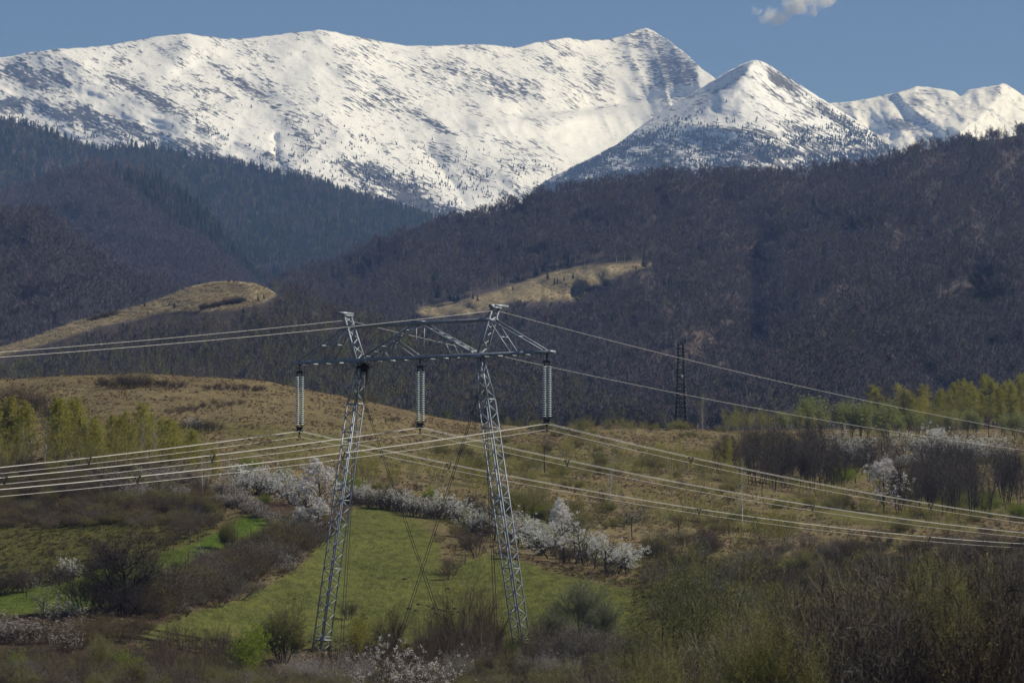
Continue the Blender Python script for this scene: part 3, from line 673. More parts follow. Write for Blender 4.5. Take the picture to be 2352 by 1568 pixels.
b = MB(); c0 = g + Vector((0, -.6, h * .6)); b.block(c0, (.42, 0, 0), (0, .05, 0), (0, 0, .35)); b.build('warning_plate', metal('plate', (.10, .13, .11), .1, .6), o, off=tuple(g))

# ------------------------------------------------------------------ plants: grown as branching skeletons of unit height
def rotd(d, ang, az):
    d = d / np.linalg.norm(d); a = np.cross(d, (0, 0, 1.0) if abs(d[2]) < .95 else (1.0, 0, 0)); a /= np.linalg.norm(a); b = np.cross(d, a)
    return d * math.cos(ang) + (a * math.cos(az) + b * math.sin(az)) * math.sin(ang)
class Veg:
    def __init__(s, seed): s.r = np.random.default_rng(seed); s.seg = [[], [], [], []]; s.tw = []
    def grow(s, p, d, L, r, lv, spec):
        sp = spec[lv]; g = s.r; ns = sp.get('seg', 4); pts = [np.array(p, float)]; dr = [np.array(d, float)]
        for k in range(ns):
            d = d + g.normal(0, sp.get('wig', .12), 3); d[2] += sp.get('up', .05); d = d / np.linalg.norm(d)
            pts.append(pts[-1] + d * L / ns); dr.append(d)
        r1 = r * sp.get('tip', .25)
        for k in range(ns):
            s.seg[min(lv, 3)].append((*pts[k], *pts[k + 1], r + (r1 - r) * k / ns, r + (r1 - r) * (k + 1) / ns))
        if lv + 1 >= len(spec): return
        c = spec[lv + 1]; n = c['n']; n = n if isinstance(n, int) else g.integers(n[0], n[1] + 1)
        az = g.uniform(0, 6.28)
        for k in range(n):
            t = c.get('t0', .2) + (c.get('t1', 1.) - c.get('t0', .2)) * (k + g.uniform(0, 1)) / n
            i = min(int(t * ns), ns - 1); f = t * ns - i; q = pts[i] + (pts[i + 1] - pts[i]) * f
            az += 2.4 + g.normal(0, .4)
            l = L * c['ratio'] * c.get('shape', lambda t: 1.0)(t) * g.uniform(.7, 1.25)
            dd = rotd(dr[i + 1], math.radians(max(5, g.normal(c['ang'], c.get('angs', 10)))), az)
            if c.get('flat'):
                dd[2] += c.get('up', 0); dd /= np.linalg.norm(dd); s.tw.append((*q, *(q + dd * l), c['w']))
            else: s.grow(q, dd, l, max((r + (r1 - r) * t) * c.get('rr', .5), c.get('rmin', .0008)), lv + 1, spec)
    def tubes(s, lv):
        """3-sided prisms"""
        A = np.array([q for l in lv for q in s.seg[l]])
        if not len(A): return np.zeros((0, 3)), np.zeros((0, 4), int)
        p0, p1, r0, r1 = A[:, :3], A[:, 3:6], A[:, 6], A[:, 7]; k = 4 if 0 in lv else 3
        d = p1 - p0; d /= np.linalg.norm(d, axis=1, keepdims=True) + 1e-9
        a = np.cross(d, np.where(np.abs(d[:, 2:]) < .9, (0, 0, 1.), (1., 0, 0))); a /= np.linalg.norm(a, axis=1, keepdims=True); b = np.cross(d, a)
        v = []
        for p, r in ((p0, r0), (p1, r1)):
            for j in range(k): v.append(p + (a * math.cos(6.2832 * j / k) + b * math.sin(6.2832 * j / k)) * r[:, None])
        V = np.stack(v, 1).reshape(-1, 3); o = np.arange(len(A))[:, None] * 2 * k
        F = np.concatenate([o + np.array([j, (j + 1) % k, k + (j + 1) % k, k + j]) for j in range(k)])
        return V, F
    def twigs(s):
        if not s.tw: return np.zeros((0, 3)), np.zeros((0, 3), int)
        A = np.array(s.tw); p0, p1, w = A[:, :3], A[:, 3:6], A[:, 6:7]; n = s.r.normal(0, 1, (len(A), 3)); n /= np.linalg.norm(n, axis=1, keepdims=True)
        V = np.stack([p0 - n * w, p0 + n * w, p1], 1).reshape(-1, 3)
        return V, np.arange(len(A) * 3).reshape(-1, 3)
    def leaves(s, per, size, jit, droop=0.0, lv=(), asp=.55):
        g = s.r; A = [np.array(s.tw)[:, :6]] if s.tw else []
        for l in lv: A.append(np.array(s.seg[l])[:, :6])
        A = np.concatenate(A); n = int(len(A) * per); i = g.integers(0, len(A), n); t = g.uniform(.15, 1.05, (n, 1))
        c = A[i, :3] + (A[i, 3:6] - A[i, :3]) * t + g.normal(0, jit, (n, 3))
        u = g.normal(0, 1, (n, 3)); u[:, 2] -= droop; u /= np.linalg.norm(u, axis=1, keepdims=True)
        w = np.cross(u, g.normal(0, 1, (n, 3))); w /= np.linalg.norm(w, axis=1, keepdims=True)
        z = size * g.uniform(.6, 1.3, (n, 1)); u *= z; w *= z * asp
        return np.stack([c - u, c - w, c + u, c + w], 1).reshape(-1, 3), np.arange(n * 4).reshape(-1, 4)
    def clumps(s, n, per, size, jit, lv=(), outer=1.5, asp=.6):
        """blossom or young leaves gathered in clumps towards the outside of the crown"""
        g = s.r; A = [np.array(s.tw)[:, 3:6]] if s.tw else []
        for l in lv: A.append(np.array(s.seg[l])[:, 3:6])
        A = np.concatenate(A); c0 = A.mean(0) * (1, 1, .8); w = np.linalg.norm((A - c0) * (1, 1, 1.2), axis=1) ** outer * np.clip(A[:, 2], .02, None) ** .7; w /= w.sum()
        i = g.choice(len(A), n, p=w); k = g.poisson(per, n) + 1; c = np.repeat(A[i], k, 0); c = c + g.normal(0, jit, c.shape) * (1, 1, .8)
        m = len(c); u = g.normal(0, 1, (m, 3)); u /= np.linalg.norm(u, axis=1, keepdims=True); q = np.cross(u, g.normal(0, 1, (m, 3))); q /= np.linalg.norm(q, axis=1, keepdims=True)
        z = size * g.uniform(.6, 1.3, (m, 1)); u *= z; q *= z * asp
        return np.stack([c - u, c - q, c + u, c + q], 1).reshape(-1, 3), np.arange(m * 4).reshape(-1, 4)
PROTO = {}
def proto(kind, v, barkm, twigm, leaf=None, leafm=None, trunk_lv=(0, 1), crown_lv=(2, 3)):
    """two meshes of unit height: (trunk, crown)"""
    V, F = v.tubes([l for l in trunk_lv if s_ok(v, l)])
    hmax = float(np.percentile([q[5] for q in v.tw] + [q[5] for q in v.seg[2]] + [q[5] for q in v.seg[1]], 97.5))
    tr = mesh(kind + '_wood', V / hmax, [F], [barkm])
    vs, fs, mi, n = [], [], [], 0
    for (a, b), m in ((v.tubes([l for l in crown_lv if s_ok(v, l)]), 0), (v.twigs(), 0)) + (((leaf, 1),) if leaf else ()):
        if len(a): vs.append(a); fs.append(b + n); mi.append(np.full(len(b), m)); n += len(a)
    cr = mesh(kind + '_crown', np.concatenate(vs) / hmax, fs, [twigm] + ([leafm] if leafm else []), np.concatenate(mi))
    PROTO.setdefault(kind, []).append((tr, cr))
def s_ok(v, l): return len(v.seg[l]) > 0
rd = lambda a, b=0.0: (lambda t: a + b * t)
UP = np.array([0, 0, 1.0])
def stems(v, n, spread, lean, L, r, spec, Lv=.25):
    for k in range(n):
        az = k * 2.4 + v.r.normal(0, .4); q = v.r.uniform(0, 1) ** .5; a = lean * q * v.r.uniform(.6, 1.2)
        d = np.array([math.cos(az) * math.sin(a), math.sin(az) * math.sin(a), math.cos(a)])
        v.grow(np.array([math.cos(az) * spread * q, math.sin(az) * spread * q, -.02]), d, L * v.r.uniform(1 - Lv, 1 + Lv) * (1 - .18 * q), r, 0, spec)

G_BIRCH = leafmat('leaves_birch', (.25, .24, .042), (.32, .30, .055), (.38, .345, .09), .45)
G_OLIVE = leafmat('leaves_olive', (.16, .155, .045), (.21, .20, .06), (.25, .24, .08), .35)
G_BRIGHT = leafmat('leaves_bright', (.16, .22, .018), (.23, .30, .025), (.28, .33, .04), .35)
G_PALE = leafmat('leaves_pale_willow', (.20, .23, .075), (.27, .30, .10), (.32, .34, .13), .35)
G_GREY = leafmat('leaves_grey_green', (.13, .15, .075), (.17, .19, .095), (.21, .225, .12), .3)
G_YELLOW = leafmat('catkins_yellow', (.30, .28, .045), (.38, .35, .06), (.42, .40, .10), .3)
G_NEAR = leafmat('leaves_near', (.12, .135, .05), (.16, .175, .065), (.20, .21, .09), .3)
W_BLOS = leafmat('blossom_white', (.57, .575, .52), (.70, .70, .64), (.79, .78, .73), .3)
P_BLOS = leafmat('blossom_pinkish', (.56, .53, .50), (.68, .645, .61), (.76, .73, .70), .25)
D_BLOS = leafmat('blossom_dull', (.44, .41, .36), (.56, .52, .47), (.64, .60, .55), .2)
TW_DARK = leafmat('twigs_dark', (.030, .024, .020), (.052, .040, .033), (.075, .058, .046))
TW_PURP = leafmat('twigs_purple_brown', (.060, .043, .030), (.094, .069, .047), (.14, .108, .074))
TW_OCHRE = leafmat('twigs_ochre', (.085, .064, .034), (.125, .094, .048), (.16, .122, .065))
TW_OLIVE = leafmat('twigs_olive', (.11, .10, .045), (.155, .14, .058), (.20, .185, .08))
TW_GROVE = leafmat('twigs_grove', (.040, .033, .027), (.068, .054, .043), (.10, .082, .064))
TW_GREY = leafmat('twigs_grey', (.09, .078, .062), (.14, .12, .095), (.20, .175, .142))

for sd in (1, 2, 3):   # birch in young leaf
    v = Veg(sd); sp = [dict(seg=9, wig=.035, up=.05, tip=.15), dict(n=40, t0=.14, t1=.99, ang=44, angs=16, ratio=.30, shape=lambda t: min(1, 2.2 * t + .2) * (1.15 - .85 * t) * (.75 + .5 * abs(math.sin(t * 41))), rr=.4, up=.10, seg=3, wig=.16), dict(n=7, t0=.15, ang=45, ratio=.42, flat=1, w=.0016, up=-.25)]
    v.grow(np.array([0, 0, -.02]), UP, 1, .011, 0, sp); proto('birch', v, BIRCH, TWIG_BIRCH, v.leaves(14, .0105, .013, .5), G_BIRCH, (0,), (1, 2))
for sd in (61, 62, 63):   # young birches: a loose sheaf of thin stems under a veil of small leaves
    v = Veg(sd); sp = [dict(seg=5, wig=.07, up=.05, tip=.2), dict(n=12, t0=.12, ang=36, ratio=.36, shape=lambda t: 1.15 - .7 * t, rr=.45, up=.08, seg=3, wig=.15), dict(n=6, t0=.1, ang=40, ratio=.5, flat=1, w=.0018, up=.05)]
    stems(v, 6, .16, .42, .9, .009, sp, .35); proto('young_birch', v, GREYBARK, TWIG_BIRCH, v.leaves(4.6, .0115, .022, .2), G_BIRCH, (0,), (1, 2))
for sd in (4, 5):      # birch still bare or hardly budding, brown haze of twigs, white stem
    v = Veg(sd); sp = [dict(seg=9, wig=.05, up=.05, tip=.15), dict(n=40, t0=.22, t1=.99, ang=42, ratio=.30, shape=lambda t: min(1, 2.2 * t + .1) * (1.15 - .9 * t), rr=.42, up=.08, seg=4, wig=.14), dict(n=10, t0=.15, ang=45, ratio=.45, flat=1, w=.0013, up=-.3)]
    v.grow(np.array([0, 0, -.02]), UP, 1, .012, 0, sp); proto('bare_birch', v, BIRCH, TW_OLIVE, v.leaves(2.2, .007, .012, .4), G_OLIVE, (0, 1), (2,))
for sd in (6, 7, 8):   # blackthorn-like blossom shrub, wide
    v = Veg(sd); sp = [dict(seg=5, wig=.16, up=.02, tip=.3), dict(n=8, t0=.25, ang=45, ratio=.55, rr=.5, up=.05, seg=4, wig=.2), dict(n=7, t0=.1, ang=45, ratio=.42, rr=.5, seg=2, wig=.2), dict(n=4, t0=.1, ang=45, ratio=.5, flat=1, w=.0022)]
    stems(v, 11, .22, .95, .80, .016, sp); proto('blossom_shrub', v, BARKD, TW_DARK, v.clumps(300, 11, .0150, .024, (2,), 1.6), W_BLOS, (0,), (1, 2))
for sd in (9, 10):     # tall blossoming tree, egg-shaped crown
    v = Veg(sd); sp = [dict(seg=7, wig=.07, up=.04, tip=.2), dict(n=26, t0=.16, t1=.98, ang=42, ratio=.48, shape=lambda t: min(1, 2.5 * t + .2) * (1.1 - .8 * t), rr=.5, up=.06, seg=4, wig=.15), dict(n=8, t0=.15, ang=45, ratio=.42, rr=.5, seg=2, wig=.2), dict(n=4, t0=.1, ang=45, ratio=.5, flat=1, w=.0016)]
    v.grow(np.array([0, 0, -.02]), UP, 1, .02, 0, sp); proto('blossom_tree', v, BARKD, TW_DARK, v.clumps(620, 10, .0105, .017, (2,), 1.4), P_BLOS, (0, 1), (2,))
for sd in (11, 12):    # old orchard tree: bent dark trunk, low fork, loose blossom
    v = Veg(sd); sp = [dict(seg=6, wig=.16, up=.03, tip=.45), dict(n=9, t0=.35, ang=48, ratio=.72, rr=.6, up=.04, seg=5, wig=.2), dict(n=9, t0=.2, ang=45, ratio=.45, rr=.5, seg=3, wig=.2), dict(n=5, t0=.1, ang=45, ratio=.5, flat=1, w=.0022)]
    v.grow(np.array([0, 0, -.02]), np.array([.15, .1, 1.]), .75, .032, 0, sp); proto('orchard_tree', v, BARKD, TW_DARK, v.clumps(300, 11, .0140, .024, (2,), 1.3), W_BLOS, (0, 1), (2,))
    v.r = np.random.default_rng(sd + 100); proto('sparse_orchard_tree', v, BARKD, TW_DARK, v.leaves(.45, .013, .02, 0, (2,)), P_BLOS, (0, 1), (2,))
    proto('bare_tree', v, BARKD, TW_DARK, None, None, (0, 1), (2,))
for sd in (13, 14, 15):  # bare dense shrub
    v = Veg(sd); sp = [dict(seg=4, wig=.14, up=.05, tip=.3), dict(n=8, t0=.2, ang=35, ratio=.55, rr=.5, up=.06, seg=3, wig=.16), dict(n=7, t0=.1, ang=38, ratio=.42, rr=.5, seg=2, wig=.2), dict(n=6, t0=.05, ang=38, ratio=.6, flat=1, w=.0036, up=.1)]
    stems(v, 16, .26, .85, .85, .011, sp)
    proto('bare_shrub', v, BARKD, TW_PURP, None, None, (0,), (1, 2)); proto('dark_shrub', v, BARKD, TW_DARK, None, None, (0,), (1, 2)); proto('grey_shrub', v, GREYBARK, TW_GREY, None, None, (0,), (1, 2))
    v.r = np.random.default_rng(sd + 50); proto('ochre_shrub', v, BARK, TW_OCHRE, v.leaves(.5, .012, .02, 0), TW_OLIVE, (0,), (1, 2))
    proto('green_shrub', v, BARK, TW_OLIVE, v.leaves(3.6, .012, .022, 0), G_OLIVE, (0,), (1, 2)); proto('bright_shrub', v, BARK, TW_OLIVE, v.leaves(3.2, .015, .02, 0), G_BRIGHT, (0,), (1, 2))
    proto('dull_blossom_shrub', v, BARKD, TW_PURP, v.clumps(230, 12, .015, .024, (), 1.3), D_BLOS, (0,), (1, 2))
for sd in (16, 17):    # upright goat-willow bush, fine rising rods
    v = Veg(sd); sp = [dict(seg=5, wig=.10, up=.06, tip=.3), dict(n=10, t0=.25, ang=26, ratio=.55, rr=.5, up=.10, seg=4, wig=.12), dict(n=9, t0=.1, ang=26, ratio=.45, rr=.5, up=.1, seg=2, wig=.15), dict(n=6, t0=.05, ang=28, ratio=.7, flat=1, w=.0024, up=.2)]
    stems(v, 13, .12, .75, .9, .014, sp)
    proto('willow_bush', v, BARKD, TW_OLIVE, v.leaves(6.5, .0085, .014, -.6), G_OLIVE, (0,), (1, 2)); proto('grey_willow_bush', v, BARK, TW_GREY, v.leaves(6.0, .0085, .014, -.3), G_GREY, (0,), (1, 2)); proto('red_willow_bush', v, BARK, TW_OCHRE, None, None, (0,), (1, 2))
for sd in (18, 19):    # small bright leafing tree
    v = Veg(sd); sp = [dict(seg=5, wig=.12, up=.05, tip=.3), dict(n=12, t0=.3, ang=36, ratio=.6, rr=.5, up=.10, seg=4, wig=.15), dict(n=8, t0=.15, ang=38, ratio=.45, rr=.5, seg=2, wig=.18), dict(n=4, t0=.1, ang=40, ratio=.6, flat=1, w=.0016)]
    stems(v, 4, .05, .5, .85, .014, sp)
    proto('leafing_tree', v, BARKD, TW_OLIVE, v.clumps(480, 16, .0125, .02, (), .6), G_BRIGHT, (0,), (1, 2)); proto('yellow_willow', v, BARK, TW_OLIVE, v.leaves(5.5, .0115, .014, .8), G_YELLOW, (0,), (1, 2))
    proto('near_willow', v, BARK, TW_OLIVE, v.leaves(4.0, .0095, .016, -.4, (), .3), G_NEAR, (0,), (1, 2))
for sd in (20, 21):    # tall willow with a rounded pale crown on bare limbs
    v = Veg(sd); sp = [dict(seg=6, wig=.06, up=.05, tip=.35), dict(n=14, t0=.45, ang=30, ratio=.50, rr=.5, up=.14, seg=4, wig=.12), dict(n=9, t0=.3, ang=36, ratio=.45, rr=.5, seg=2, wig=.18), dict(n=5, t0=.1, ang=40, ratio=.6, flat=1, w=.0016)]
    stems(v, 3, .03, .32, .85, .014, sp); proto('round_willow', v, BARK, TW_OLIVE, v.clumps(420, 13, .0125, .02, (), .6), G_PALE, (0, 1), (2,))
for sd in (22, 23, 24):  # upright bare tree of the grove
    v = Veg(sd); sp = [dict(seg=6, wig=.07, up=.06, tip=.3), dict(n=18, t0=.25, ang=32, ratio=.42, rr=.45, up=.14, seg=4, wig=.13), dict(n=8, t0=.15, ang=36, ratio=.45, rr=.5, seg=2, wig=.18), dict(n=6, t0=.1, ang=36, ratio=.65, flat=1, w=.0018, up=.1)]
    stems(v, 2, .04, .22, .95, .012, sp); proto('grove_tree', v, BARKD, TW_GROVE, None, None, (0, 1), (2,)); proto('brown_grove_tree', v, BARKD, TW_PURP, None, None, (0, 1), (2,))
for sd in (25,):       # big spreading bare tree near the strip of bright grass
    v = Veg(sd); sp = [dict(seg=8, wig=.06, up=.04, tip=.25), dict(n=22, t0=.12, t1=.97, ang=58, ratio=.62, shape=lambda t: 1.12 - .62 * t, rr=.55, up=.07, seg=6, wig=.12), dict(n=14, t0=.12, ang=38, ratio=.40, rr=.5, up=.07, seg=3, wig=.16), dict(n=14, t0=.05, ang=36, ratio=.6, flat=1, w=.0026, up=.08)]
    v.grow(np.array([0, 0, -.02]), UP, 1, .026, 0, sp); proto('spreading_tree', v, BARKD, TW_DARK, None, None, (0, 1), (2,))
for sd in (26, 27):    # lone round-crowned bare tree
    v = Veg(sd); sp = [dict(seg=5, wig=.05, up=.05, tip=.4), dict(n=16, t0=.50, ang=48, ratio=.55, rr=.5, up=.08, seg=5, wig=.14), dict(n=10, t0=.2, ang=40, ratio=.45, rr=.5, seg=3, wig=.2), dict(n=7, t0=.1, ang=40, ratio=.55, flat=1, w=.0016, up=.05)]
    v.grow(np.array([0, 0, -.02]), UP, .75, .024, 0, sp); proto('lone_tree', v, BARKD, TW_DARK, None, None, (0, 1), (2,)); proto('lone_blossom_tree', v, BARKD, TW_DARK, v.leaves(.35, .011, .015, 0), P_BLOS, (0, 1), (2,))
for sd in (28, 29):    # long thin rods (saplings in front of the field)
    v = Veg(sd); sp = [dict(seg=6, wig=.06, up=.05, tip=.2), dict(n=9, t0=.2, ang=20, ratio=.5, rr=.5, up=.08, seg=4, wig=.1), dict(n=7, t0=.1, ang=22, ratio=.4, flat=1, w=.0022, up=.15)]
    stems(v, 22, .32, .42, .85, .006, sp, .4); proto('rod_shrub', v, BARK, TW_PURP, None, None, (0,), (1, 2)); proto('blossom_rods', v, BARK, TW_GREY, v.leaves(1.6, .012, .012, -.4), D_BLOS, (0,), (1, 2))
for sd in (30, 31):    # open bare willow with wide crooked limbs
    v = Veg(sd); sp = [dict(seg=7, wig=.10, up=.03, tip=.3), dict(n=11, t0=.25, ang=30, ratio=.55, rr=.5, up=.08, seg=5, wig=.14), dict(n=9, t0=.1, ang=30, ratio=.42, rr=.5, up=.06, seg=3, wig=.15), dict(n=6, t0=.1, ang=28, ratio=.6, flat=1, w=.0016, up=.12)]
    stems(v, 7, .08, .75, .95, .013, sp); proto('open_willow', v, BARK, TW_OCHRE, v.leaves(.35, .007, .01, -.4), G_OLIVE, (0, 1), (2,))
def conifer(seed, n=15):
    v = Veg(seed); g = v.r; vs, fs = [], []; k0 = 0
    for i in range(n):
        z = .06 + .92 * i / n; R0 = .21 * (1 - z) ** .85 + .012; m = 11
        for j in range(m):
            a = 6.2832 * (j + g.uniform(-.3, .3)) / m; rr = R0 * g.uniform(.7, 1.2); w = R0 * .34
            p = np.array([math.cos(a), math.sin(a), 0]); q = np.array([-math.sin(a), math.cos(a), 0]); zt = z + .05
            vs += [p * .004 + (0, 0, zt), p * rr * .6 + q * w + (0, 0, z + .012), p * rr + (0, 0, z - .035), p * rr * .6 - q * w + (0, 0, z + .012)]
            fs.append((k0, k0 + 1, k0 + 2, k0 + 3)); k0 += 4
    t = MB(); t.tube([(0, 0, -.03), (0, 0, .5), (0, 0, .98)], [.016, .010, .003], 5)
    tv = np.concatenate(t.v)
    PROTO.setdefault('conifer', []).append((mesh('conifer_trunk', tv, [np.array(t.f4)], [BARKD]), mesh('conifer_crown', np.array(vs), [np.array(fs)], [NEEDLE])))
conifer(41); conifer(42)

# simple far trees (one mesh each) for the woods that read as a mass
def merged(kind, tr, cr):
    a, b = tr, cr
    va = np.zeros(len(a.vertices) * 3, np.float32); a.vertices.foreach_get('co', va); vb = np.zeros(len(b.vertices) * 3, np.float32); b.vertices.foreach_get('co', vb)
    V = np.concatenate([va.reshape(-1, 3), vb.reshape(-1, 3)]); fs, mi, mats, n = {3: [], 4: []}, {3: [], 4: []}, [], 0
    for me in (a, b):
        for p in me.polygons: fs[p.loop_total].append([i + n for i in p.vertices]); mi[p.loop_total].append(len(mats) + p.material_index)
        n += len(me.vertices); mats += list(me.materials)
    return mesh(kind, V, [np.array(fs[k]) for k in (4, 3) if fs[k]], mats, mi[4] + mi[3])
FAR = {}
def far(kind, v, bark, twig, leaf=None, leafm=None):
    proto('_' + kind, v, bark, twig, leaf, leafm, (0, 1), (2,)); tr, cr = PROTO['_' + kind].pop(); FAR.setdefault(kind, []).append(merged(kind, tr, cr))
for sd in (51, 52, 53, 54):   # beech or oak, domed
    v = Veg(sd); sp = [dict(seg=4, wig=.06, up=.05, tip=.4), dict(n=17, t0=.32, ang=50, ratio=.62, shape=lambda t: 1.15 - .5 * t, rr=.5, up=.10, seg=3, wig=.14), dict(n=34, t0=.3, ang=44, ratio=.38, flat=1, w=.0070, up=.16)]
    v.grow(np.array([0, 0, -.03]), UP, .74, .018, 0, sp)
    tm = (TWIG_FAR, TWIG_PURP, TWIG_FAR, TWIG_PURP)[sd - 51]; far('beech', v, GREYBARK, tm); far('budding', v, GREYBARK, TWIG_GREEN)
for sd in (55, 56, 57):       # slim birch-wood tree
    v = Veg(sd); sp = [dict(seg=4, wig=.03, up=.05, tip=.25), dict(n=15, t0=.28, t1=.98, ang=34, ratio=.26, shape=lambda t: 1.2 - .8 * t, rr=.4, up=.14, seg=2, wig=.1), dict(n=10, t0=.1, ang=34, ratio=.7, flat=1, w=.0062, up=.12)]
    v.grow(np.array([0, 0, -.03]), UP, 1, .0075, 0, sp); far('slim', v, GREYBARK, TWIG_BIRCH); far('slim_purple', v, GREYBARK, TWIG_PURP); far('slim_green', v, GREYBARK, TWIG_GREEN); far('larch', v, BARK, LARCH)
for (tr, cr) in PROTO['conifer']: FAR.setdefault('conifer', []).append(merged('conifer', tr, cr))
def tuft(seed, mat, n=16, spread=.35, name='tuft'):
    g = np.random.default_rng(seed); a = g.uniform(0, 6.28, n); r0 = spread * g.uniform(0, .5, n); ln = g.uniform(.5, 1.1, n); bend = g.uniform(.3, 1.1, n)
    p0 = np.stack([np.cos(a) * r0, np.sin(a) * r0, a * 0 - .05], 1); d = np.stack([np.cos(a) * np.sin(bend), np.sin(a) * np.sin(bend), np.cos(bend)], 1)
    side = np.stack([-np.sin(a), np.cos(a), a * 0], 1) * .055
    p1 = p0 + d * ln[:, None] * .6 + (0, 0, .12); p2 = p0 + d * ln[:, None]; p2[:, 2] *= .75
    V = np.stack([p0 - side, p0 + side, p1 + side * .8, p1 - side * .8, p2], 1).reshape(-1, 3); o = np.arange(n)[:, None] * 5
    return mesh(name, V, [o + np.array([0, 1, 2, 3]), o + np.array([3, 2, 4])], [mat])
STRAW = leafmat('dry_grass_blades', (.19, .135, .08), (.27, .20, .12), (.34, .26, .16), .3)
STRAWD = leafmat('dead_bracken', (.11, .072, .045), (.16, .105, .066), (.21, .145, .09), .2)
STRAWL = leafmat('pale_grass_blades', (.30, .25, .15), (.36, .30, .19), (.42, .35, .23), .45)
GRASS = leafmat('green_blades', (.09, .094, .032), (.12, .122, .04), (.16, .15, .06), .3)
FAR['straw'] = [tuft(1, STRAW), tuft(2, STRAW), tuft(3, STRAWD)]; FAR['pale_straw'] = [tuft(1, STRAWL), tuft(2, STRAWL)]; FAR['bracken'] = [tuft(4, STRAWD, 22), tuft(5, STRAWD, 22)]; FAR['grass'] = [tuft(6, GRASS, 18), tuft(7, GRASS, 18)]
for k in ('young_birch', 'bare_shrub', 'dark_shrub', 'grey_shrub', 'ochre_shrub', 'willow_bush', 'rod_shrub', 'blossom_rods', 'dull_blossom_shrub', 'grey_willow_bush', 'near_willow', 'red_willow_bush', 'green_shrub'):
    FAR[k] = [merged(k, *t) for t in PROTO[k]]

_NG = {}
def scatter(name, meshes, pos, scl, rot=None, kind='stuff', label=None, idx=None, tilt=.06):
    """many copies of a few plants on given points: one object of kind stuff"""
    n = len(pos); c = bpy.data.collections.new(name)
    for i, me in enumerate(meshes): c.objects.link(bpy.data.objects.new('%s_%02d' % (name, i), me))
    pm = bpy.data.meshes.new(name); pm.vertices.add(n); pm.vertices.foreach_set('co', np.ascontiguousarray(pos, np.float32).ravel())
    a = pm.attributes.new('scl', 'FLOAT_VECTOR', 'POINT'); s3 = scl if np.ndim(scl) == 2 else np.repeat(np.asarray(scl)[:, None], 3, 1); a.data.foreach_set('vector', np.ascontiguousarray(s3, np.float32).ravel())
    a = pm.attributes.new('idx', 'INT', 'POINT'); a.data.foreach_set('value', (R.integers(0, len(meshes), n) if idx is None else idx).astype(np.int32))
    rt = np.stack([R.normal(0, tilt, n), R.normal(0, tilt, n), R.uniform(0, 6.28, n)], 1) if rot is None else rot
    a = pm.attributes.new('rot', 'FLOAT_VECTOR', 'POINT'); a.data.foreach_set('vector', np.ascontiguousarray(rt, np.float32).ravel())
    o = link(name, pm)
    ng = bpy.data.node_groups.new('scatter', 'GeometryNodeTree')
    ng.interface.new_socket('Geometry', in_out='INPUT', socket_type='NodeSocketGeometry'); ng.interface.new_socket('Geometry', in_out='OUTPUT', socket_type='NodeSocketGeometry')
    N = ng.nodes; L = ng.links.new; gi = N.new('NodeGroupInput'); go = N.new('NodeGroupOutput'); ip = N.new('GeometryNodeInstanceOnPoints'); ci = N.new('GeometryNodeCollectionInfo')
    ci.inputs[0].default_value = c; ci.inputs[1].default_value = True; ci.inputs[2].default_value = True; ip.inputs['Pick Instance'].default_value = True
    def na(nm, ty):
        x = N.new('GeometryNodeInputNamedAttribute'); x.data_type = ty; x.inputs[0].default_value = nm; return x.outputs[0]
    L(gi.outputs[0], ip.inputs['Points']); L(ci.outputs[0], ip.inputs['Instance']); L(na('idx', 'INT'), ip.inputs['Instance Index']); L(na('rot', 'FLOAT_VECTOR'), ip.inputs['Rotation']); L(na('scl', 'FLOAT_VECTOR'), ip.inputs['Scale']); L(ip.outputs[0], go.inputs[0])
    o.modifiers.new('scatter', 'NODES').node_group = ng
    return tag(o, label, None, None, kind)

# ------------------------------------------------------------------ woods on the hills
def sample(H, n, x0, x1, dens, rmax=1010, rowpow=1.0):
    px = R.uniform(x0, x1, n * 3); c = H.crest(px); f = np.minimum(H.foot(px), rmax)
    row = c + 3 + (f - c) * R.uniform(0, 1, n * 3) ** rowpow
    k = R.uniform(0, 1, n * 3) < dens(px, row); px, row = px[k][:n], row[k][:n]
    return px, row, H.pt(px, row)
def pick(px, row, rules):
    """rules: list of (mesh slice start, count, weight array)"""
    W = np.stack([w * np.ones_like(px) for _, _, w in rules]); W = W / W.sum(0); cu = np.cumsum(W, 0); u = R.uniform(0, 1, len(px)); r = (u[None] > cu).sum(0)
    st = np.array([a for a, _, _ in rules])[r]; ct = np.array([b for _, b, _ in rules])[r]
    return st + (R.uniform(0, 1, len(px)) * ct).astype(int)
def wood(name, px, row, P, kinds, hts, label):
    """kinds: list of (far kind, weight array); hts: (lo, hi) per kind in metres"""
    ms, rules, hh = [], [], []
    for (k, w), h in zip(kinds, hts): rules.append((len(ms), len(FAR[k]), w)); ms += FAR[k]; hh += [h] * len(FAR[k])
    ix = pick(px, row, rules); h = np.array(hh)[ix]; s = R.uniform(h[:, 0], h[:, 1]); s3 = np.stack([s * R.uniform(.85, 1.2, len(s))] * 2 + [s], 1)
    order = np.arange(len(ms))
    return scatter(name, ms, P, s3, kind='stuff', label=label, idx=ix, tilt=.04)
def clear(poly, hp, f=2):
    """1 where a tree of hp view pixels neither stands in nor hides the open ground poly"""
    return lambda x, y: 1 - np.max([inpoly(x, y - hp * k, poly, f) for k in (0, .25, .5, .75, .95)], 0)
cm, cb = clear(MEADOW, 48), clear(BALD, 60)
nzf = lambda px, row, a, b, s: .5 + .9 * fbm(px / a, row / b, 3, s)
bx = R.uniform(350, 2650, 900); brow = bighill.crest(bx) + R.uniform(2, 26, 900); kx = cm(bx, brow) > .5; bx, brow = bx[kx], brow[kx]
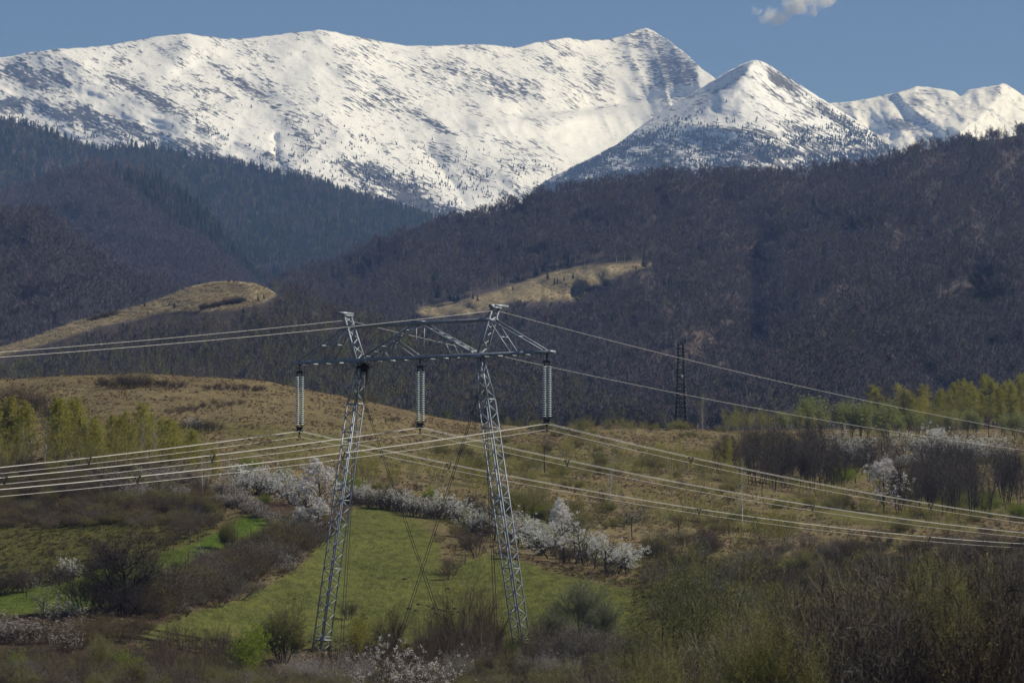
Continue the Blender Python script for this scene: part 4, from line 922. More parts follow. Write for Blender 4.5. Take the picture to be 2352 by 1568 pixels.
wood('forest', bx, brow, bighill.pt(bx, brow), [('beech', bx * 0 + 1), ('slim_purple', bx * 0 + .5), ('slim', bx * 0 + .3)], [(6.5, 9), (7, 10), (6.5, 9)], 'fringe of bare trees on the skyline of the wooded hill')
px, row, P = sample(bighill, 13500, 250, 2650, lambda x, y: cm(x, y) * (1 - .80 * np.clip(np.maximum(spots(x, y, LITTER), spots(x, y - 25, LITTER)), 0, 1)), 1005)
lowleft = sst(1300, 900, px) * sst(560, 660, row); up = sst(480, 400, row) * sst(1500, 1900, px)
wood('forest', px, row, P, [('beech', 1.0 - .5 * lowleft), ('slim_purple', .10 + .8 * lowleft + .9 * up), ('slim', .08 + .3 * lowleft), ('budding', .03 + .10 * sst(.6, .9, nzf(px, row, 120, 60, 5))), ('conifer', .010 + .04 * sst(1300, 800, px) + .22 * sst(.78, .95, nzf(px, row, 70, 34, 23)))],
     [(7.5, 12.5), (9, 13), (8, 12), (7, 10), (7, 12)], 'bare beech wood covering the broad hill on the right')
px, row, P = sample(midhill, 7500, -330, 1560, lambda x, y: cb(x, y) * (.35 + .65 * sst(-5, 12, y - midhill.crest(x))), 1000)
gr_ = sst(760, 880, row) * .5 + sst(880, 960, row) * .8; br_ = sst(850, 1150, px) * sst(760, 840, row)
wood('forest', px, row, P, [('slim', .55 - .2 * br_), ('slim_purple', .45 * sst(840, 720, row) + .08), ('slim_green', .10 + .22 * gr_), ('budding', .02 + .28 * br_ + .12 * gr_ * sst(.5, .8, nzf(px, row, 90, 50, 7))), ('beech', .12 + .5 * br_)],
     [(6, 10), (6, 10), (6, 10), (5, 8), (6, 10)], 'bare birch wood below the pale bald hilltop')
px, row, P = sample(ridge1, 17000, -330, 1200, lambda x, y: x * 0 + 1., 640)
wood('forest', px, row, P, [('conifer', 1.0), ('beech', .12 + .5 * sst(.62, .85, nzf(px, row, 60, 40, 9))), ('budding', .06)], [(9, 17), (10, 15), (9, 14)], 'dark conifer forest on the left ridge below the snow')
px, row, P = sample(ridge2, 5200, -330, 760, lambda x, y: x * 0 + 1., 700)
dl = np.interp(px, [0, 200, 300, 350, 400, 450, 500, 530, 800], [300, 390, 459, 509, 545, 575, 610, 632, 900]) - row   # > 0: above the line, conifers
lar = np.exp(-((row - np.interp(px, [200, 260, 330, 390], [400, 402, 415, 432])) / 9) ** 2) * sst(190, 230, px) * sst(400, 370, px)
cf = sst(-12, 18, dl)
wood('forest', px, row, P, [('beech', 1.0 * (1 - .92 * cf)), ('conifer', .03 + 1.0 * cf), ('slim_purple', .3 * (1 - cf)), ('budding', .02 + .10 * cf * sst(.55, .8, nzf(px, row, 70, 40, 11))), ('larch', 3.2 * lar)], [(13, 19), (13, 22), (13, 18), (10, 15), (17, 22)], 'purple bare wood with conifers on the left slope')
px, row, P = sample(ridge3, 2400, -330, 640, lambda x, y: x * 0 + 1., 850)
wood('forest', px, row, P, [('beech', 1.0), ('slim_purple', .3)], [(12, 17), (12, 16)], 'brown bare wood on the rounded spur at the left edge')
# pines along the tree line of the snow
def pines(H, n, x0, x1, dens, label):
    px, row, P = sample(H, n, x0, x1, dens, 520); s = R.uniform(3.5, 9, len(px)); scatter('pine_scrub', FAR['conifer'], P, np.stack([s * R.uniform(1, 1.7, len(s))] * 2 + [s], 1), label=label, tilt=.02)
pines(massif, 15000, -100, 1450, lambda x, y: np.clip(spots(x, y, [(640, 375, 170, 16, 24, .7), (880, 420, 180, 45, 22, .9), (980, 470, 190, 40, 18, 1), (300, 325, 260, 22, 12, .5), (880, 345, 200, 30, 16, .22), (1200, 400, 130, 34, 6, .30), (1050, 420, 120, 40, 20, .55)]) * np.clip(nzf(x, y, 26, 12, 15) * 1.4 - .25, 0, 1), 0, 1), 'dark dwarf pines dotted over the lower snow slopes')
pines(peak2, 20000, 1200, 2250, lambda x, y: np.clip((sst(285, 335, y) * .9 + sst(255, 290, y) * .12) * np.clip(nzf(x, y, 40, 10, 19) * 1.8 - .35, 0, 1) + spots(x, y, [(1440, 340, 130, 6, -26, .9), (1960, 300, 110, 10, 34, .35)]), 0, 1), 'dark pines on the lower slopes of the snow pyramid')

# ------------------------------------------------------------------ single plants
NPUT = {}
TREES = {'birch', 'young_birch', 'bare_birch', 'blossom_tree', 'orchard_tree', 'sparse_orchard_tree', 'bare_tree', 'leafing_tree', 'yellow_willow', 'round_willow', 'grove_tree', 'brown_grove_tree', 'spreading_tree', 'lone_tree', 'lone_blossom_tree', 'conifer', 'open_willow'}
NAMES = {'birch': 'birch_tree', 'bare_birch': 'birch_tree', 'young_birch': 'birch_tree', 'blossom_shrub': 'blossom_shrub', 'dull_blossom_shrub': 'blossom_shrub', 'blossom_tree': 'blossom_tree', 'orchard_tree': 'orchard_tree', 'sparse_orchard_tree': 'orchard_tree', 'bare_tree': 'bare_tree',
         'bare_shrub': 'bare_shrub', 'dark_shrub': 'bare_shrub', 'grey_shrub': 'bare_shrub', 'ochre_shrub': 'bare_shrub', 'green_shrub': 'green_shrub', 'bright_shrub': 'green_shrub', 'willow_bush': 'willow_shrub', 'grey_willow_bush': 'willow_shrub', 'red_willow_bush': 'willow_shrub', 'leafing_tree': 'leafing_tree',
         'yellow_willow': 'willow_tree', 'round_willow': 'willow_tree', 'grove_tree': 'bare_tree', 'brown_grove_tree': 'bare_tree', 'spreading_tree': 'bare_tree', 'lone_tree': 'bare_tree', 'lone_blossom_tree': 'blossom_tree', 'conifer': 'conifer', 'rod_shrub': 'sapling_clump', 'blossom_rods': 'sapling_clump', 'open_willow': 'willow_tree', 'near_willow': 'willow_tree'}
def put(kind, px, py, hpx, wf=1.0, label=None, group=None, Y=None, loc=None, lean=0.0):
    g = Vector(loc) if loc is not None else (Vector(gz(px, float(Y))) if Y else ground(px, py))
    h = hpx / FP * g.y; k = NPUT.get(kind, 0); NPUT[kind] = k + 1
    tr, cr = PROTO[kind][k % len(PROTO[kind])]; nm = NAMES[kind]
    o = link(nm, None); o.empty_display_size = 1; o.location = g
    o.rotation_euler = (R.normal(0, .03), R.normal(0, .03) + lean, R.uniform(0, 6.28)); w = h * wf * R.uniform(.92, 1.08); o.scale = (w, w, h)
    tree = 'tree' in nm or nm == 'conifer'
    link('trunk' if tree else 'stems', tr, o); link('crown' if tree else 'foliage', cr, o)
    return tag(o, label, {'birch_tree': 'birch', 'conifer': 'conifer'}.get(nm, 'tree' if tree else 'shrub'), group)
def row_of(kind, items, label, group, hv=.12, wf=1.0, jx=3, jy=2):
    for it in items:
        px, py, h = it[:3]; h *= {'young_birch': 1.4, 'grove_tree': 1.15, 'brown_grove_tree': 1.2}.get(kind, 1.15 if group and 'hedgerow' in group else 1); kd = it[3] if len(it) > 3 and isinstance(it[3], str) else kind
        put(kd, px + R.normal(0, jx), py + R.normal(0, jy), h * R.uniform(1 - hv, 1 + hv), wf * (it[4] if len(it) > 4 else 1), label, group)

# the young birch grove on the left slope
row_of('birch', [(3, 1060, 150), (20, 1058, 135), (75, 1060, 135), (150, 1062, 145), (166, 1050, 130), (185, 1055, 130), (200, 1066, 110), (215, 1062, 105), (234, 1073, 110), (252, 1060, 100), (268, 1068, 112), (290, 1060, 104), (302, 1070, 95), (337, 1055, 115), (371, 1050, 95), (390, 1070, 100), (403, 1098, 120), (420, 1075, 90), (434, 1095, 100), (450, 1080, 80), (498, 1110, 80), (-20, 1062, 130), (-45, 1058, 120), (120, 1045, 90), (280, 1040, 80), (345, 1040, 85), (410, 1050, 70), (38, 1040, 105), (224, 1040, 85)], 'yellow-green young birch standing in the grove on the left slope', 'young birches in the left grove', wf=1.25)
row_of('bare_birch', [(107, 1085, 120), (354, 1060, 105), (62, 1072, 110), (325, 1075, 100), (515, 1125, 75), (475, 1120, 90)], 'white-stemmed birch still almost bare among the green birches on the left', 'bare birches in the left grove')
row_of('young_birch', [(R.uniform(-30, 470), R.uniform(1050, 1100), R.uniform(40, 70)) for _ in range(34)], 'low yellow-green sapling filling the left birch grove', 'saplings in the left grove')
row_of('bare_shrub', [(R.uniform(-30, 440), R.uniform(1064, 1100), R.uniform(24, 40)) for _ in range(16)], 'brown bush between the stems of the left birch grove', 'brush in the left grove')
put('birch', 49, 1055, 118, 1.15, 'bright yellow-green spindle-shaped birch near the left edge of the grove')
put('birch', 132, 1082, 165, 1.1, 'tallest yellow-green birch of the left grove, standing in its dense clump')
put('birch', 315, 1053, 122, 1.0, 'tall birch of the left grove with a thin top rising over its neighbours')
put('bare_birch', 466, 1142, 118, .9, 'white-stemmed leaning birch at the right end of the left grove', lean=.05)
put('bare_birch', 537, 1142, 90, .9, 'slim bare birch leaning right above the pinkish blossom scrub', lean=.12)
# scrub of the left slope
row_of('bare_shrub', [(x, y, h) for x, y, h in [(12, 945, 46), (40, 942, 58), (66, 946, 55), (92, 950, 48), (112, 962, 40), (-15, 945, 45)]], 'brown bare bush in the clump at the top left of the birch grove', 'brown bushes above the birch grove')
row_of('ochre_shrub', [(R.uniform(-40, 330), R.uniform(1098, 1200), R.uniform(24, 40)) for _ in range(14)], 'ochre-brown bush in the scrub below the birch grove', 'ochre bushes in the left scrub')
row_of('green_shrub', [(R.uniform(-40, 470), R.uniform(1098, 1180), R.uniform(18, 30)) for _ in range(12)], 'small olive bush in the scrub below the birch grove', 'small olive bushes in the left scrub')
row_of('bare_shrub', [(R.uniform(-40, 330), R.uniform(1098, 1200), R.uniform(26, 44)) for _ in range(28)], 'purple-brown bare bush in the scrub below the birch grove', 'scrub below the birch grove')
row_of('dark_shrub', [(150, 1155, 50), (255, 1150, 60), (395, 1178, 38), (420, 1182, 40), (445, 1180, 36), (345, 1172, 30), (370, 1176, 34), (60, 1160, 46), (110, 1185, 40), (465, 1186, 30)], 'dark bare bush at the lower edge of the blossom scrub on the left', 'dark bushes below the blossom scrub')
row_of('green_shrub', [(300, 1165, 34), (262, 1185, 26), (210, 1120, 26)], 'olive-green bush among the purple scrub on the left slope', 'olive bushes in the left scrub')
row_of('dull_blossom_shrub', [(R.uniform(250, 440), R.uniform(1100, 1162), R.uniform(22, 34)) for _ in range(30)] + [(200, 1110, 24), (225, 1125, 26), (160, 1100, 22), (330, 1150, 30)], 'low greyish-white flowering bush in the scrub left of the pylon', 'pale blossom scrub on the left slope', jx=6)
row_of('dull_blossom_shrub', [(497 + 9 * i, 1128 + 5.2 * i + R.uniform(-5, 8), R.uniform(22, 32)) for i in range(18)] + [(508 + 10 * i, 1158 + 2.5 * i, 24) for i in range(8)], 'low pinkish flowering bush on the bank above the bright green strip', 'pinkish blossom bank', jx=4)
row_of('bare_shrub', [(490, 1208, 34), (470, 1216, 36), (448, 1228, 34), (425, 1236, 34), (400, 1250, 36), (376, 1256, 34), (350, 1250, 28), (330, 1246, 26), (500, 1196, 24), (415, 1218, 28), (385, 1228, 26), (455, 1208, 26)], 'purple-brown hedge bush along the upper edge of the bright green strip', 'hedge above the bright strip')
row_of('dark_shrub', [(12, 1366, 60), (45, 1362, 56), (-20, 1370, 60), (78, 1350, 40), (205, 1318, 42), (225, 1306, 40), (110, 1338, 44), (140, 1340, 36)], 'dark bare bush by the fence at the left end of the green strip', 'dark bushes by the left fence')
put('blossom_shrub', 160, 1332, 48, .8, 'dark bush with a few white blossoms on its top beside the green strip')
put('dull_blossom_shrub', 62, 1358, 40, .8, 'dark bush with one pale blossoming side at the left edge of the green strip')
row_of('bare_shrub', [(R.uniform(-30, 470), R.uniform(1205, 1330), R.uniform(8, 18)) for _ in range(34)], 'tiny brown thorn bush on the rough pasture', 'small thorn bushes on the pasture')
# strips of bushes on the dry hill
row_of('dark_shrub', [(226 + 12 * i, 889 + R.uniform(-2, 3), 17 + 14 * math.exp(-((i - 6) / 4) ** 2)) for i in range(17)], 'dark bush in the long strip of bushes on top of the dry hill', 'upper strip of bushes on the dry hill')
row_of('dark_shrub', [(470 + 11 * i, 893 + i * .5, 13) for i in range(13)], 'low dark bush in the thin row right of the upper strip', 'thin row of bushes on the dry hill')
row_of('bare_shrub', [(392 + 12 * i, 950 - 1.6 * i, 15) for i in range(14)], 'low brown bush in the row halfway down the dry hill', 'middle row of bushes on the dry hill')
row_of('dark_shrub', [(440, 988, 26), (458, 994, 28), (478, 994, 30), (498, 990, 24), (415, 985, 20)], 'dark bush in the clump right above the birch grove', 'clump on the dry hill')
put('young_birch', 340, 887, 36, 1.0, 'single yellow-green birch bush in the strip on top of the dry hill')
put('blossom_shrub', 446, 985, 24, 1, 'small white flowering bush on the dry hill above the birches')
# the tall blossoming trees by the left mast and the blossom hedge across the hill
put('blossom_tree', 736, 1200, 136, 1.1, 'tall pinkish-white blossoming tree beside the left mast of the pylon')
put('blossom_tree', 700, 1192, 84, 1.25, 'broad white blossoming tree left of the tall blossoming tree')
put('blossom_tree', 728, 1236, 84, 1.2, 'lower pinkish blossoming tree in front of the tall one')
put('blossom_tree', 690, 1228, 60, 1.2, 'grey-white blossoming bush tree at the top end of the brown hedgerow')
row_of('blossom_shrub', [(562, 1128, 50), (580, 1137, 60), (596, 1134, 56), (612, 1135, 64), (630, 1132, 56), (648, 1136, 50), (664, 1142, 50), (545, 1118, 44), (680, 1158, 56)], 'white blossoming blackthorn in the dark thicket left of the tall blossoming tree', 'blackthorns left of the left mast', wf=.95, hv=.25)
row_of('dark_shrub', [(806, 1158, 34), (826, 1160, 30), (860, 1166, 38), (878, 1169, 32), (897, 1172, 40), (936, 1181, 36), (958, 1187, 34), (990, 1192, 32), (1032, 1198, 36), (1052, 1203, 30), (1084, 1222, 40), (1100, 1230, 42), (1120, 1236, 36)], 'dark leafless blackthorn between the white ones in the hedge above the green field', 'dark blackthorns in the blossom hedge')
row_of('green_shrub', [(815, 1150, 34), (870, 1158, 36), (940, 1172, 38), (1015, 1186, 36), (1085, 1214, 36), (1130, 1226, 34)], 'olive-green bush mixed into the blossom hedge above the green field', 'green bushes in the blossom hedge')
row_of('blossom_shrub', [(800, 1152, 40), (819, 1156, 46), (836, 1160, 46), (850, 1160, 34), (886, 1168, 40), (912, 1172, 44), (927, 1176, 48), (948, 1182, 46), (971, 1186, 46), (842, 1150, 34), (900, 1155, 34), (1026, 1193, 42), (1092, 1222, 40), (1108, 1228, 44), (1077, 1213, 34)], 'white blossoming blackthorn in the hedge along the top of the green field', 'blossom hedge above the green field', wf=.9, hv=.3)
put('blossom_shrub', 1008, 1192, 58, .95, 'roundest white blackthorn of the hedge, where the two guy cables cross')
put('blossom_shrub', 1062, 1204, 46, .95, 'small round white blackthorn right of the crossing guy cables')
put('bare_tree', 888, 1172, 64, .9, 'bare reddish tree leaning out of the blossom hedge'); put('bare_tree', 910, 1168, 60, .9, 'bare dark tree standing in the middle of the blossom hedge')
row_of('dark_shrub', [(1065, 1172, 36), (1085, 1180, 38), (1102, 1186, 34), (1040, 1168, 28)], 'dark bare bush behind the blossom hedge near the right mast', 'dark bushes behind the hedge')
put('bright_shrub', 988, 1150, 32, 1.1, 'light green leafing bush poking out of the blossom hedge'); put('bright_shrub', 572, 1082, 34, 1.1, 'light green leafing bush above the blackthorns on the left'); put('bright_shrub', 648, 1100, 24, 1.1, 'small light green bush behind the blackthorns'); put('bright_shrub', 606, 1156, 22, 1, 'yellow-green bush on the bank below the blackthorns'); put('bright_shrub', 800, 1128, 40, 1.2, 'yellow-green bush right behind the left mast')
row_of('young_birch', [(844, 1112, 60), (832, 1108, 50), (858, 1108, 52), (772, 1085, 46), (820, 1095, 44), (898, 1122, 42), (905, 1105, 30), (950, 1090, 36), (955, 1110, 36), (1004, 1112, 40), (1062, 1100, 44), (1070, 1112, 40), (1092, 1120, 46), (690, 1075, 40), (716, 1080, 36), (668, 1090, 40), (640, 1078, 38), (1100, 1160, 56), (1106, 1110, 30), (970, 1060, 30), (925, 1070, 26), (880, 1060, 26)], 'thin young birch scattered over the dry slope behind the blossom hedge', 'young birches behind the hedge', wf=1.1)
# orchard below the right mast
put('sparse_orchard_tree', 1136, 1238, 112, .85, 'orchard tree with sparse pink blossom just left of the right mast')
put('orchard_tree', 1192, 1248, 66, 1.25, 'white orchard tree immediately right of the right mast'); put('orchard_tree', 1214, 1260, 62, 1.3, 'second white orchard tree right of the right mast')
put('orchard_tree', 1237, 1276, 74, 1, 'orchard tree with white crown over a dark hollow'); put('orchard_tree', 1258, 1282, 60, 1.4, 'low spreading orchard tree with blossom hanging near the grass')
put('blossom_tree', 1296, 1292, 136, .85, 'tallest white blossoming tree of the orchard with a bare lower trunk')
put('orchard_tree', 1272, 1262, 66, 1, 'white orchard tree tucked behind the tallest one'); put('sparse_orchard_tree', 1340, 1300, 116, .7, 'thin orchard tree with forked bare top and few blossoms'); put('orchard_tree', 1322, 1296, 74, 1.2, 'white orchard tree right of the tallest one')
put('orchard_tree', 1366, 1306, 76, 1, 'white orchard tree in front of the forked bare one'); put('sparse_orchard_tree', 1393, 1318, 100, .8, 'gnarled dark orchard tree with a thick forked trunk'); put('orchard_tree', 1420, 1318, 64, 1.3, 'white orchard tree near the right end of the row'); put('orchard_tree', 1440, 1322, 66, 1, 'last white orchard tree at the right end of the row')
row_of('sparse_orchard_tree', [(1180, 1232, 50), (1208, 1238, 52), (1250, 1256, 58), (1310, 1272, 60), (1345, 1280, 58), (1408, 1292, 60), (1122, 1216, 44)], 'thinly flowering orchard tree in the back row behind the dark trunks', 'back row of the orchard')
row_of('dark_shrub', [(1180, 1244, 40), (1200, 1250, 44), (1225, 1258, 46), (1246, 1268, 44), (1262, 1274, 46), (1284, 1280, 44), (1310, 1286, 46), (1350, 1300, 46), (1385, 1308, 46), (1415, 1314, 44), (1330, 1292, 44), (1400, 1322, 30), (1240, 1278, 26), (1300, 1294, 24), (1436, 1316, 40)], 'dark undergrowth bush between the orchard trunks', 'undergrowth in the orchard')
row_of('green_shrub', [(1186, 1182, 54), (1204, 1186, 50), (1222, 1186, 52), (1240, 1190, 46), (1262, 1196, 44), (1285, 1200, 40), (1310, 1206, 44), (1337, 1220, 46), (1170, 1172, 44), (1150, 1150, 36)], 'yellow-green bush behind the orchard on the dry slope', 'yellow-green bushes behind the orchard', wf=1.1)
put('bright_shrub', 1241, 1190, 28, 1.2, 'brightest light green bush directly behind the orchard')
put('lone_tree', 1252, 1084, 92, 1.0, 'lone round-crowned bare tree on the dry slope right of the right insulators')
put('bare_birch', 1400, 1160, 142, .75, 'tall white-stemmed birch with brownish twigs in the middle of the dry slope'); put('ochre_shrub', 1386, 1158, 28, .9, 'rust-red bush at the foot of the tall bare birch'); put('green_shrub', 1392, 1178, 30, 1.3, 'olive bush just below the rust-red bush')
put('lone_blossom_tree', 1453, 1238, 78, 1.05, 'round orchard tree with faint pinkish buds on the dry slope'); put('lone_tree', 1557, 1238, 76, 1.0, 'bare tree half hidden behind the green willow'); put('ochre_shrub', 1486, 1252, 22, 1, 'rust-brown bush near the last orchard tree')
row_of('young_birch', [(1300, 1042, 40), (1290, 1050, 34), (1312, 1046, 32), (1360, 1030, 40), (1366, 1046, 30), (1425, 1060, 26), (1440, 1066, 28), (1240, 1080, 50), (1226, 1084, 44), (1175, 1050, 30), (1185, 1090, 34), (1150, 1100, 40), (1320, 1000, 26), (1350, 990, 24), (1535, 1140, 40), (1545, 1136, 46), (1500, 1060, 30), (1350, 1022, 24), (1335, 1170, 36), (1620, 1120, 40), (1640, 1150, 34), (1690, 1130, 36), (1215, 1140, 44), (1280, 1120, 40), (1330, 1100, 44), (1460, 1110, 40), (1480, 1180, 44), (1520, 1200, 44), (1580, 1190, 48), (1640, 1200, 46), (1600, 1150, 40), (1355, 1150, 36), (1255, 1140, 36), (1840, 1180, 36), (1880, 1200, 38), (1940, 1215, 36), (2030, 1225, 36)], 'small young birch scattered on the dry slope between the masts and the bare grove', 'young birches on the right dry slope', wf=1.0)
row_of('young_birch', [(1482, 1064, 36), (1496, 1066, 40), (1510, 1072, 44), (1526, 1078, 48), (1540, 1082, 46), (1556, 1086, 46), (1572, 1086, 44), (1590, 1088, 48), (1606, 1092, 50), (1622, 1096, 50), (1640, 1098, 48), (1656, 1100, 44), (1676, 1104, 40), (1690, 1112, 42), (1600, 1080, 38), (1545, 1070, 36)], 'yellow-green young birch in the band left of the dark bare grove', 'birch band left of the bare grove', wf=.9)
put('birch', 1670, 1097, 92, .8, 'narrow yellow-green birch standing in front of the purple bushes'); put('bare_birch', 1706, 1206, 156, .85, 'big olive-brown birch with a white trunk on the lower right slope')
row_of('young_birch', [(1751, 1240, 50), (1766, 1246, 56), (1780, 1250, 58), (1796, 1248, 56), (1812, 1246, 54), (1738, 1238, 40)], 'yellow-green young birch in the small clump under the right cables', 'birch clump under the right cables', wf=.9)
# ridge line on the right: birches, pale willows
put('bare_birch', 1614, 990, 86, .8, 'white-stemmed bare birch on the dry ridge right of the slim dark pylon')
for i in range(14): put('young_birch', 1255 + 18 * i + R.uniform(-6, 6), 0, R.uniform(18, 32), 1.1, 'low yellow-green birch behind the brow of the dry ridge', 'birches behind the brow', Y=700 + R.uniform(0, 40) + (i > 9) * 30)
for i in range(26): put('young_birch', 1672 + 9 * i + R.uniform(-5, 5), 0, R.uniform(34, 56), .8, 'yellow-green birch in the thin row along the ridge', 'birch row along the ridge', Y=790 + R.uniform(-15, 40))
for px, py, h, lab in [(1800, 1000, 52, 'low pale green willow at the left end of the willow group'), (1834, 1003, 64, 'pale green willow second from the left in the willow group'), (1856, 1004, 86, 'tallest pale green willow on the ridge, with a domed crown'), (1886, 1004, 84, 'slim pale green willow with a small round head'), (1936, 1010, 82, 'round pale willow, left of the three standing close together'), (1957, 1014, 84, 'round pale willow, middle of the three standing close together'), (1976, 1016, 84, 'round pale willow, right of the three standing close together'), (1996, 1018, 78, 'shorter pale willow next to the three close ones'), (2036, 1042, 110, 'big spreading willow with pale crown on many dark limbs'), (2110, 1010, 56, 'pale green willow behind the right blossom row'), (2090, 1006, 60, 'olive willow behind the right blossom row'), (2222, 1008, 64, 'round pale green willow on the ridge near the right edge'), (2240, 1008, 58, 'second pale green willow on the ridge near the right edge')]:
    put('round_willow', px, py, h, 1.0, lab, 'pale willows on the right ridge')
row_of('round_willow', [(2300, 1012, 60), (2330, 1016, 66), (2356, 1020, 60), (2180, 1006, 54), (2136, 1012, 50), (2066, 1010, 50)], 'pale green willow mixed into the wood behind the right blossom row', 'willows behind the blossom row')
put('lone_tree', 2272, 1008, 70, .8, 'bare dark tree between the pale willows and the right edge')
for i in range(120):
    px = R.uniform(2000, 2480); Y = R.uniform(805, 905); put('birch', px, 0, R.uniform(46, 100), 1.3, 'yellow-green birch in the wood on the right skyline of the near hill', 'birch wood on the right', Y=Y)
for i in range(14): put('young_birch', R.uniform(1990, 2450), 0, R.uniform(36, 60), 1.1, 'low yellow-green sapling at the front edge of the right birch wood', 'saplings before the right birch wood', Y=R.uniform(790, 830)); put('brown_grove_tree', R.uniform(2010, 2450), 0, R.uniform(70, 100), .8, 'brown bare tree mixed into the yellow-green birch wood', 'bare trees in the birch wood', Y=R.uniform(800, 880))
# dark bare grove
row_of('grove_tree', [(R.uniform(1725, 1915), R.uniform(1082, 1132), R.uniform(70, 104)) for _ in range(60)], 'dark bare tree in the grove below the pale willows', 'dark bare grove', wf=.9)
row_of('grove_tree', [(R.uniform(2050, 2440), R.uniform(1130, 1196), R.uniform(80, 120)) for _ in range(62)], 'dark bare tree in the shaded grove at the right edge', 'shaded grove at the right edge', wf=.9)
row_of('brown_grove_tree', [(R.uniform(1640, 1730), R.uniform(1062, 1094), R.uniform(46, 70)) for _ in range(22)] + [(R.uniform(1960, 2040), R.uniform(1050, 1080), R.uniform(44, 60)) for _ in range(8)], 'reddish-brown bare tree at the left flank of the dark grove', 'reddish bare trees', wf=1.1)
row_of('grove_tree', [(R.uniform(1905, 2040), R.uniform(1075, 1120), R.uniform(60, 80)) for _ in range(14)], 'dark bare tree between the two groves', 'bare trees between the groves', wf=.9)
for px, py, h, w, lab in [(1880, 1045, 40, 1.1, 'small white blackthorn at the left end of the right blossom row'), (1947, 1052, 54, 1.0, 'pointed white blackthorn below the three pale willows'), (1962, 1072, 60, 1.1, 'greyish blackthorn in front of the pointed white one'), (2082, 1048, 52, 1.1, 'white blackthorn left of the widest blossom clump'), (2133, 1050, 56, 1.0, 'white blackthorn on the left of the widest blossom clump'), (2156, 1052, 64, 1.1, 'highest white blackthorn of the widest blossom clump'), (2190, 1056, 54, 1.1, 'white blackthorn on the right of the widest blossom clump'), (2214, 1056, 48, 1.0, 'small white blackthorn between the two right clumps'), (2243, 1058, 50, 1.1, 'white blackthorn second from the right end of the blossom row'), (2270, 1062, 56, 1.1, 'last white blackthorn at the right end of the blossom row')]:
    put('blossom_shrub', px, py, h, w, lab, 'blossom row on the right')
row_of('blossom_shrub', [(2040, 1078, 32), (2060, 1076, 30), (2085, 1074, 28), (2110, 1074, 26), (2140, 1076, 26), (2165, 1076, 26), (2190, 1080, 24)], 'low white blackthorn in the line above the shaded grove', 'low blossom line', wf=1.1)
put('blossom_tree', 2031, 1180, 118, 1.15, 'big drooping pinkish blossom tree standing in front of the dark groves')
put('bright_shrub', 1932, 1112, 48, 1.2, 'round yellow-green bush in front of the dark bare grove'); put('bright_shrub', 2238, 1176, 52, 1.1, 'left dome of the wide yellow-green bush below the shaded grove'); put('bright_shrub', 2266, 1176, 48, 1.1, 'right dome of the wide yellow-green bush below the shaded grove'); put('bright_shrub', 2158, 1164, 24, 1.1, 'small bright bush at the foot of the shaded grove'); put('green_shrub', 2186, 1166, 24, 1.1, 'small olive bush next to the small bright bush'); put('bright_shrub', 2342, 1196, 44, 1.2, 'yellow-green bush cut by the right edge')
row_of('young_birch', [(1777, 1126, 24), (1790, 1124, 20), (1818, 1132, 26), (1835, 1136, 24), (1857, 1138, 30), (1880, 1148, 28), (1898, 1152, 32), (1913, 1160, 40), (1925, 1166, 38), (1940, 1170, 36), (1981, 1174, 38), (2000, 1180, 32), (2016, 1188, 28), (2097, 1194, 30), (2124, 1200, 36), (2138, 1204, 34), (2156, 1206, 40), (2080, 1196, 26), (2180, 1210, 34), (2210, 1214, 34), (2300, 1210, 34)], 'small yellow-green birch along the lower edge of the dark groves', 'young birches below the groves', wf=1.0, jy=1)

# ------------------------------------------------------------------ around the fields
put('spreading_tree', 288, 1408, 176, 1.35, 'big spreading dark bare tree at the left of the green fields')
put('dark_shrub', 378, 1398, 110, 1.1, 'tall dark bare bush right of the big spreading tree'); put('bare_shrub', 244, 1300, 44, 1.2, 'purple bush behind the crown of the big spreading tree'); put('willow_bush', 355, 1404, 66, .9, 'yellowish budding bush at the foot of the big spreading tree'); put('dark_shrub', 200, 1406, 96, 1.15, 'dark bush left under the big spreading tree'); put('dark_shrub', 256, 1404, 124, 1.0, 'tall dark bush just left of the trunk of the big spreading tree'); put('dark_shrub', 318, 1402, 128, 1.0, 'tall dark bush just right of the trunk of the big spreading tree'); put('dark_shrub', 284, 1414, 84, 1.3, 'low dark bush hiding the trunk foot of the big spreading tree'); put('dark_shrub', 320, 1418, 70, 1.2, 'dark low bush right under the big spreading tree')
put('willow_bush', 523, 1262, 70, .8, 'small upright willow standing alone on the bright green strip')
hedge = [(350, 1420, 44), (375, 1412, 50), (400, 1405, 54), (425, 1398, 58), (450, 1388, 60), (475, 1378, 62), (500, 1366, 62), (525, 1354, 60), (550, 1342, 58), (575, 1330, 58), (600, 1318, 56), (625, 1304, 56), (650, 1288, 54), (675, 1274, 54), (700, 1262, 52), (722, 1252, 50), (742, 1240, 44), (430, 1370, 40), (455, 1352, 46), (480, 1340, 46), (505, 1328, 46), (530, 1312, 46), (555, 1300, 46), (580, 1288, 44), (605, 1276, 44), (630, 1262, 44), (655, 1250, 42), (680, 1240, 42), (560, 1272, 34), (590, 1258, 32), (620, 1244, 32), (710, 1232, 40), (640, 1225, 30), (600, 1300, 40), (500, 1395, 30), (545, 1368, 30)]
row_of('bare_shrub', hedge[::2], 'purple-brown bare bush in the hedgerow between the two green fields', 'hedgerow between the fields', wf=1.1, jx=5)
row_of('ochre_shrub', hedge[1::4], 'ochre-brown bush in the hedgerow between the two green fields', 'ochre bushes in the hedgerow', wf=1.1, jx=5)
row_of('grey_shrub', hedge[3::4], 'grey-brown bush in the hedgerow between the two green fields', 'grey bushes in the hedgerow', wf=1.1, jx=5)
put('dull_blossom_shrub', 466, 1298, 36, 1.2, 'whitish flowering bush at the strip end of the hedgerow'); put('grey_shrub', 545, 1375, 56, 1.4, 'broad grey-green bush in the middle of the hedgerow')
